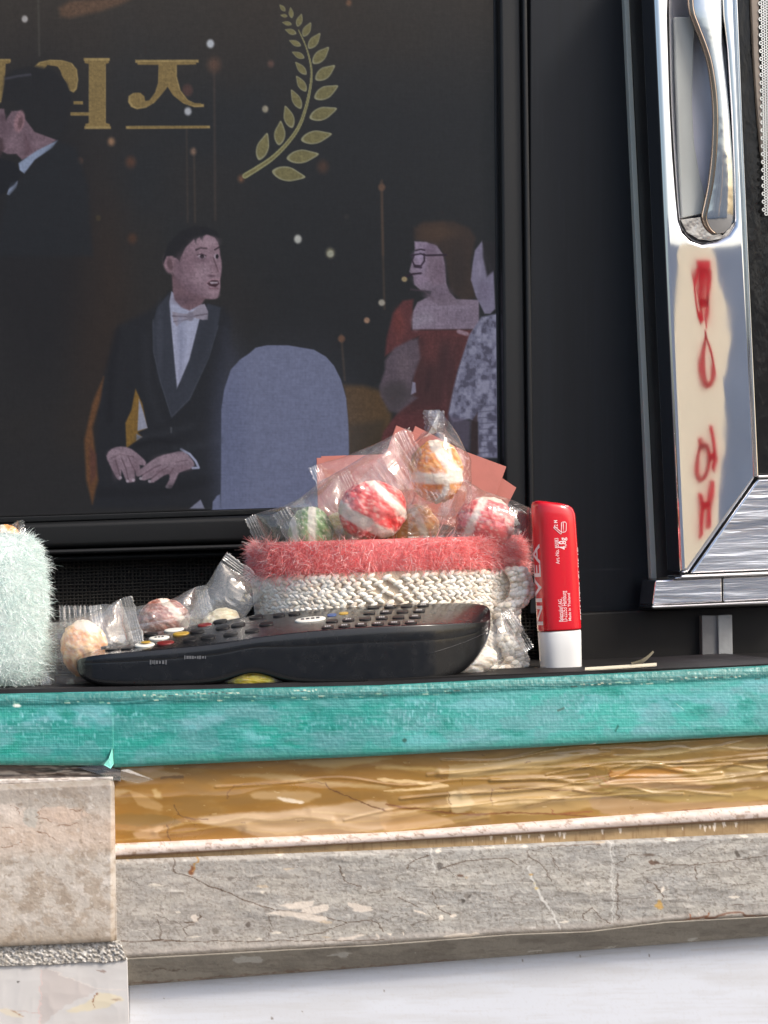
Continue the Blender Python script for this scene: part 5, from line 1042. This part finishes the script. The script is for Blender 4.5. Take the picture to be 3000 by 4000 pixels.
# ================================================================== lip balm
YL=.050; LPB=empty('lip_balm',Vector((P(2190,2620,YL).x,YL,0)),'red capped lip balm stick with white base standing right of the basket','lip balm')
def balm(v,th,off=0.0):
    """v: photo row at the axis; th: 0 faces the viewer"""
    l=np.interp(v,[1960,2468,2622],[2069,2097,2109]); r=np.interp(v,[1960,2120,2459,2620],[2246,2258,2273,2275]); c=(l+r)/2; hw=(r-l)/2
    s_,c_=math.sin(th),math.cos(th); e_=2/2.6; s2=math.copysign(abs(s_)**e_,s_); c2=math.copysign(abs(c_)**e_,c_); rad=Vector((s2,-c2*.86,0))
    p=P(c,v,YL); R=hw*MPP*1.0+off
    return Vector((p.x+rad.x*R, YL+rad.y*R, p.z-.028*0))
nT=64; th_=[2*math.pi*k/nT for k in range(nT)]
tilt=lambda th:-.03*math.sin(th)*88
mb=MB(); rings=[]
for v,off in [(2461,.0),(2455,.00008),(2440,.00008),(2300,.00008),(2150,.00008),(2050,.00008),(2010,.00005),(1996,-.0001)]:
    rings.append([balm(v+tilt(t)+ (0 if v>2020 else 14*math.sin(t)),t,off) for t in th_])
for k,(v,f) in enumerate([(1985,.97),(1976,.93),(1970,.86),(1966,.75),(1963,.5),(1962,.2)]):
    c_=sum((balm(v,t) for t in th_),Vector())/nT
    rings.append([c_+(balm(v+tilt(t)+14*math.sin(t)*(1)+ (6*math.sin(t)*f),t)-c_)*f for t in th_])
mb.ring_loft(rings); CAP=pmat('red_cap',L3(206,18,34),.22,coat=.6,coatr=.08,bump=.04,bscale=200)
mb.build('cap',CAP,LPB,True)
mb=MB(); rings=[]
for v,off in [(2622,-.0004),(2619,-.0001),(2610,0),(2540,0),(2470,-.00005),(2464,-.0003)]:
    rg=[balm(v+tilt(t),t,off) for t in th_]
    if v==2622:
        for p in rg: p.z=.0005
    rings.append(rg)
mb.ring_loft(rings); mb.build('base',pmat('white_plastic',L3(222,222,220),.35,bump=.05,bscale=200),LPB,True)
WHITE=pmat('white_print',L3(236,214,214),.45)
def balmtext(name,txt,v0,v1,xbase,height,bold=False):
    """lettering reading upwards, wrapped on the cap: from row v0 (start) up to v1 (end); xbase = photo column of the baseline"""
    cu=bpy.data.curves.new(name,'FONT'); cu.body=txt; cu.size=1; cu.offset=.012 if bold else .004; ob=bpy.data.objects.new('tmp',cu); COL.objects.link(ob)
    dg=bpy.context.evaluated_depsgraph_get(); dg.update(); me=bpy.data.meshes.new_from_object(ob.evaluated_get(dg)); bpy.data.objects.remove(ob)
    bm=bmesh.new(); bm.from_mesh(me); bmesh.ops.triangulate(bm,faces=bm.faces)
    for _ in range(2): bmesh.ops.subdivide_edges(bm,edges=[e for e in bm.edges if e.calc_length()>.12],cuts=1); bmesh.ops.triangulate(bm,faces=bm.faces)
    xs=[v.co.x for v in bm.verts]; x0,x1=min(xs),max(xs); k=(v0-v1)/(x1-x0)
    hk=height/.72
    out=[]
    for v in bm.verts:
        row_=v0-(v.co.x-x0)*k; l=np.interp(row_,[1960,2468],[2069,2097]); r=np.interp(row_,[1960,2120,2459],[2246,2258,2273]); c=(l+r)/2; hw=(r-l)/2
        # arc position: baseline angle from xbase, then move left along the surface
        xb=xbase+(c-2175)*1.0; s0=max(-1,min(1,(xb-c)/hw)); s0=math.copysign(abs(s0)**1.3,s0); t0=math.asin(s0); th=t0-(v.co.y*hk)/hw
        out.append(balm(row_+tilt(th)*1.0,th,.00013))
    fs=[[v.index for v in f.verts] for f in bm.faces]; bm.free()
    return mesh(name,[tuple(p) for p in out],fs,WHITE,LPB,False)
balmtext('brand_lettering','NIVEA',2436,2120,2095,64,True)
balmtext('article_number','Art.-No. 85083',2202,2102,2168,12,False)
balmtext('weight_lettering','4,8g',2148,2101,2199,20,True)
balmtext('jar_lettering','12 M',2062,2033,2169,11,False)
balmtext('maker_lettering','Beiersdorf AG',2426,2340,2171,12,False)
balmtext('address_lettering','D-22253 Hamburg',2426,2308,2189,12,False)
balmtext('origin_lettering','Made in Thailand',2424,2318,2206,11,False)
balmtext('side_lettering','FRUITY SHINE',2424,2142,2284,50,True)
def onbalm(x,v):
    l=np.interp(v,[1960,2468],[2069,2097]); r=np.interp(v,[1960,2120,2459],[2246,2258,2273]); c=(l+r)/2; hw=(r-l)/2; s0=max(-1,min(1,(x-c)/hw)); s0=math.copysign(abs(s0)**1.3,s0); t=math.asin(s0); return balm(v+tilt(t),t,.00012)
jb=MB()
def jl(q): jb.tube([onbalm(*Z(2.765,2000,1900,[k])[0]) for k in q],.00016,6)
jl([(480,395),(478,490),(490,500),(520,498),(535,485),(538,405),(525,392),(500,390),(480,395)]); jl([(500,395),(505,490)])
jl([(392,440),(400,432),(480,500),(478,515),(465,515),(392,448),(392,440)]); jb.build('open_jar_symbol',WHITE,LPB,True)

# ================================================================== peeling pale scrap on the shelf, right of the balm
ps_=MB()
fr=crc([(2285,2612),(2400,2605),(2480,2600),(2565,2594)],4,False)
pts=[(a,b,.048) for a,b in fr]
v=[P(a,b-5,.013) for a,b in fr]+[P(a,b+5,.0125) for a,b in fr]; n=len(fr)
ps_.add(v+[p-Vector((0,0,.0003)) for p in v],[(k,k+1,k+1+n,k+n) for k in range(n-1)]+[(k+n+2*n,k+1+n+2*n,k+1+2*n,k+2*n) for k in range(n-1)])
cu_=crc([(2470,2597),(2505,2585),(2530,2568),(2553,2546)],4,False); v=[]
for i,(a,b) in enumerate(cu_):
    w_=9*(1-i/len(cu_))+3; v+= [P(a-w_*.4,b-w_*.6,.012),P(a+w_*.5,b+w_*.6,.015)]
v2=[p+Vector((0,.0003,.0002)) for p in v]; m_=len(v); ps_.add(v+v2,[(2*i,2*i+1,2*i+3,2*i+2) for i in range(len(cu_)-1)]+[(m_+2*i+2,m_+2*i+3,m_+2*i+1,m_+2*i) for i in range(len(cu_)-1)])
o=ps_.build('peeling_scrap',pmat('pale_paper',L3(205,196,172),.6),None,True); tag(o,'pale curled strip of peeling paper on the shelf right of the lip balm','paper')
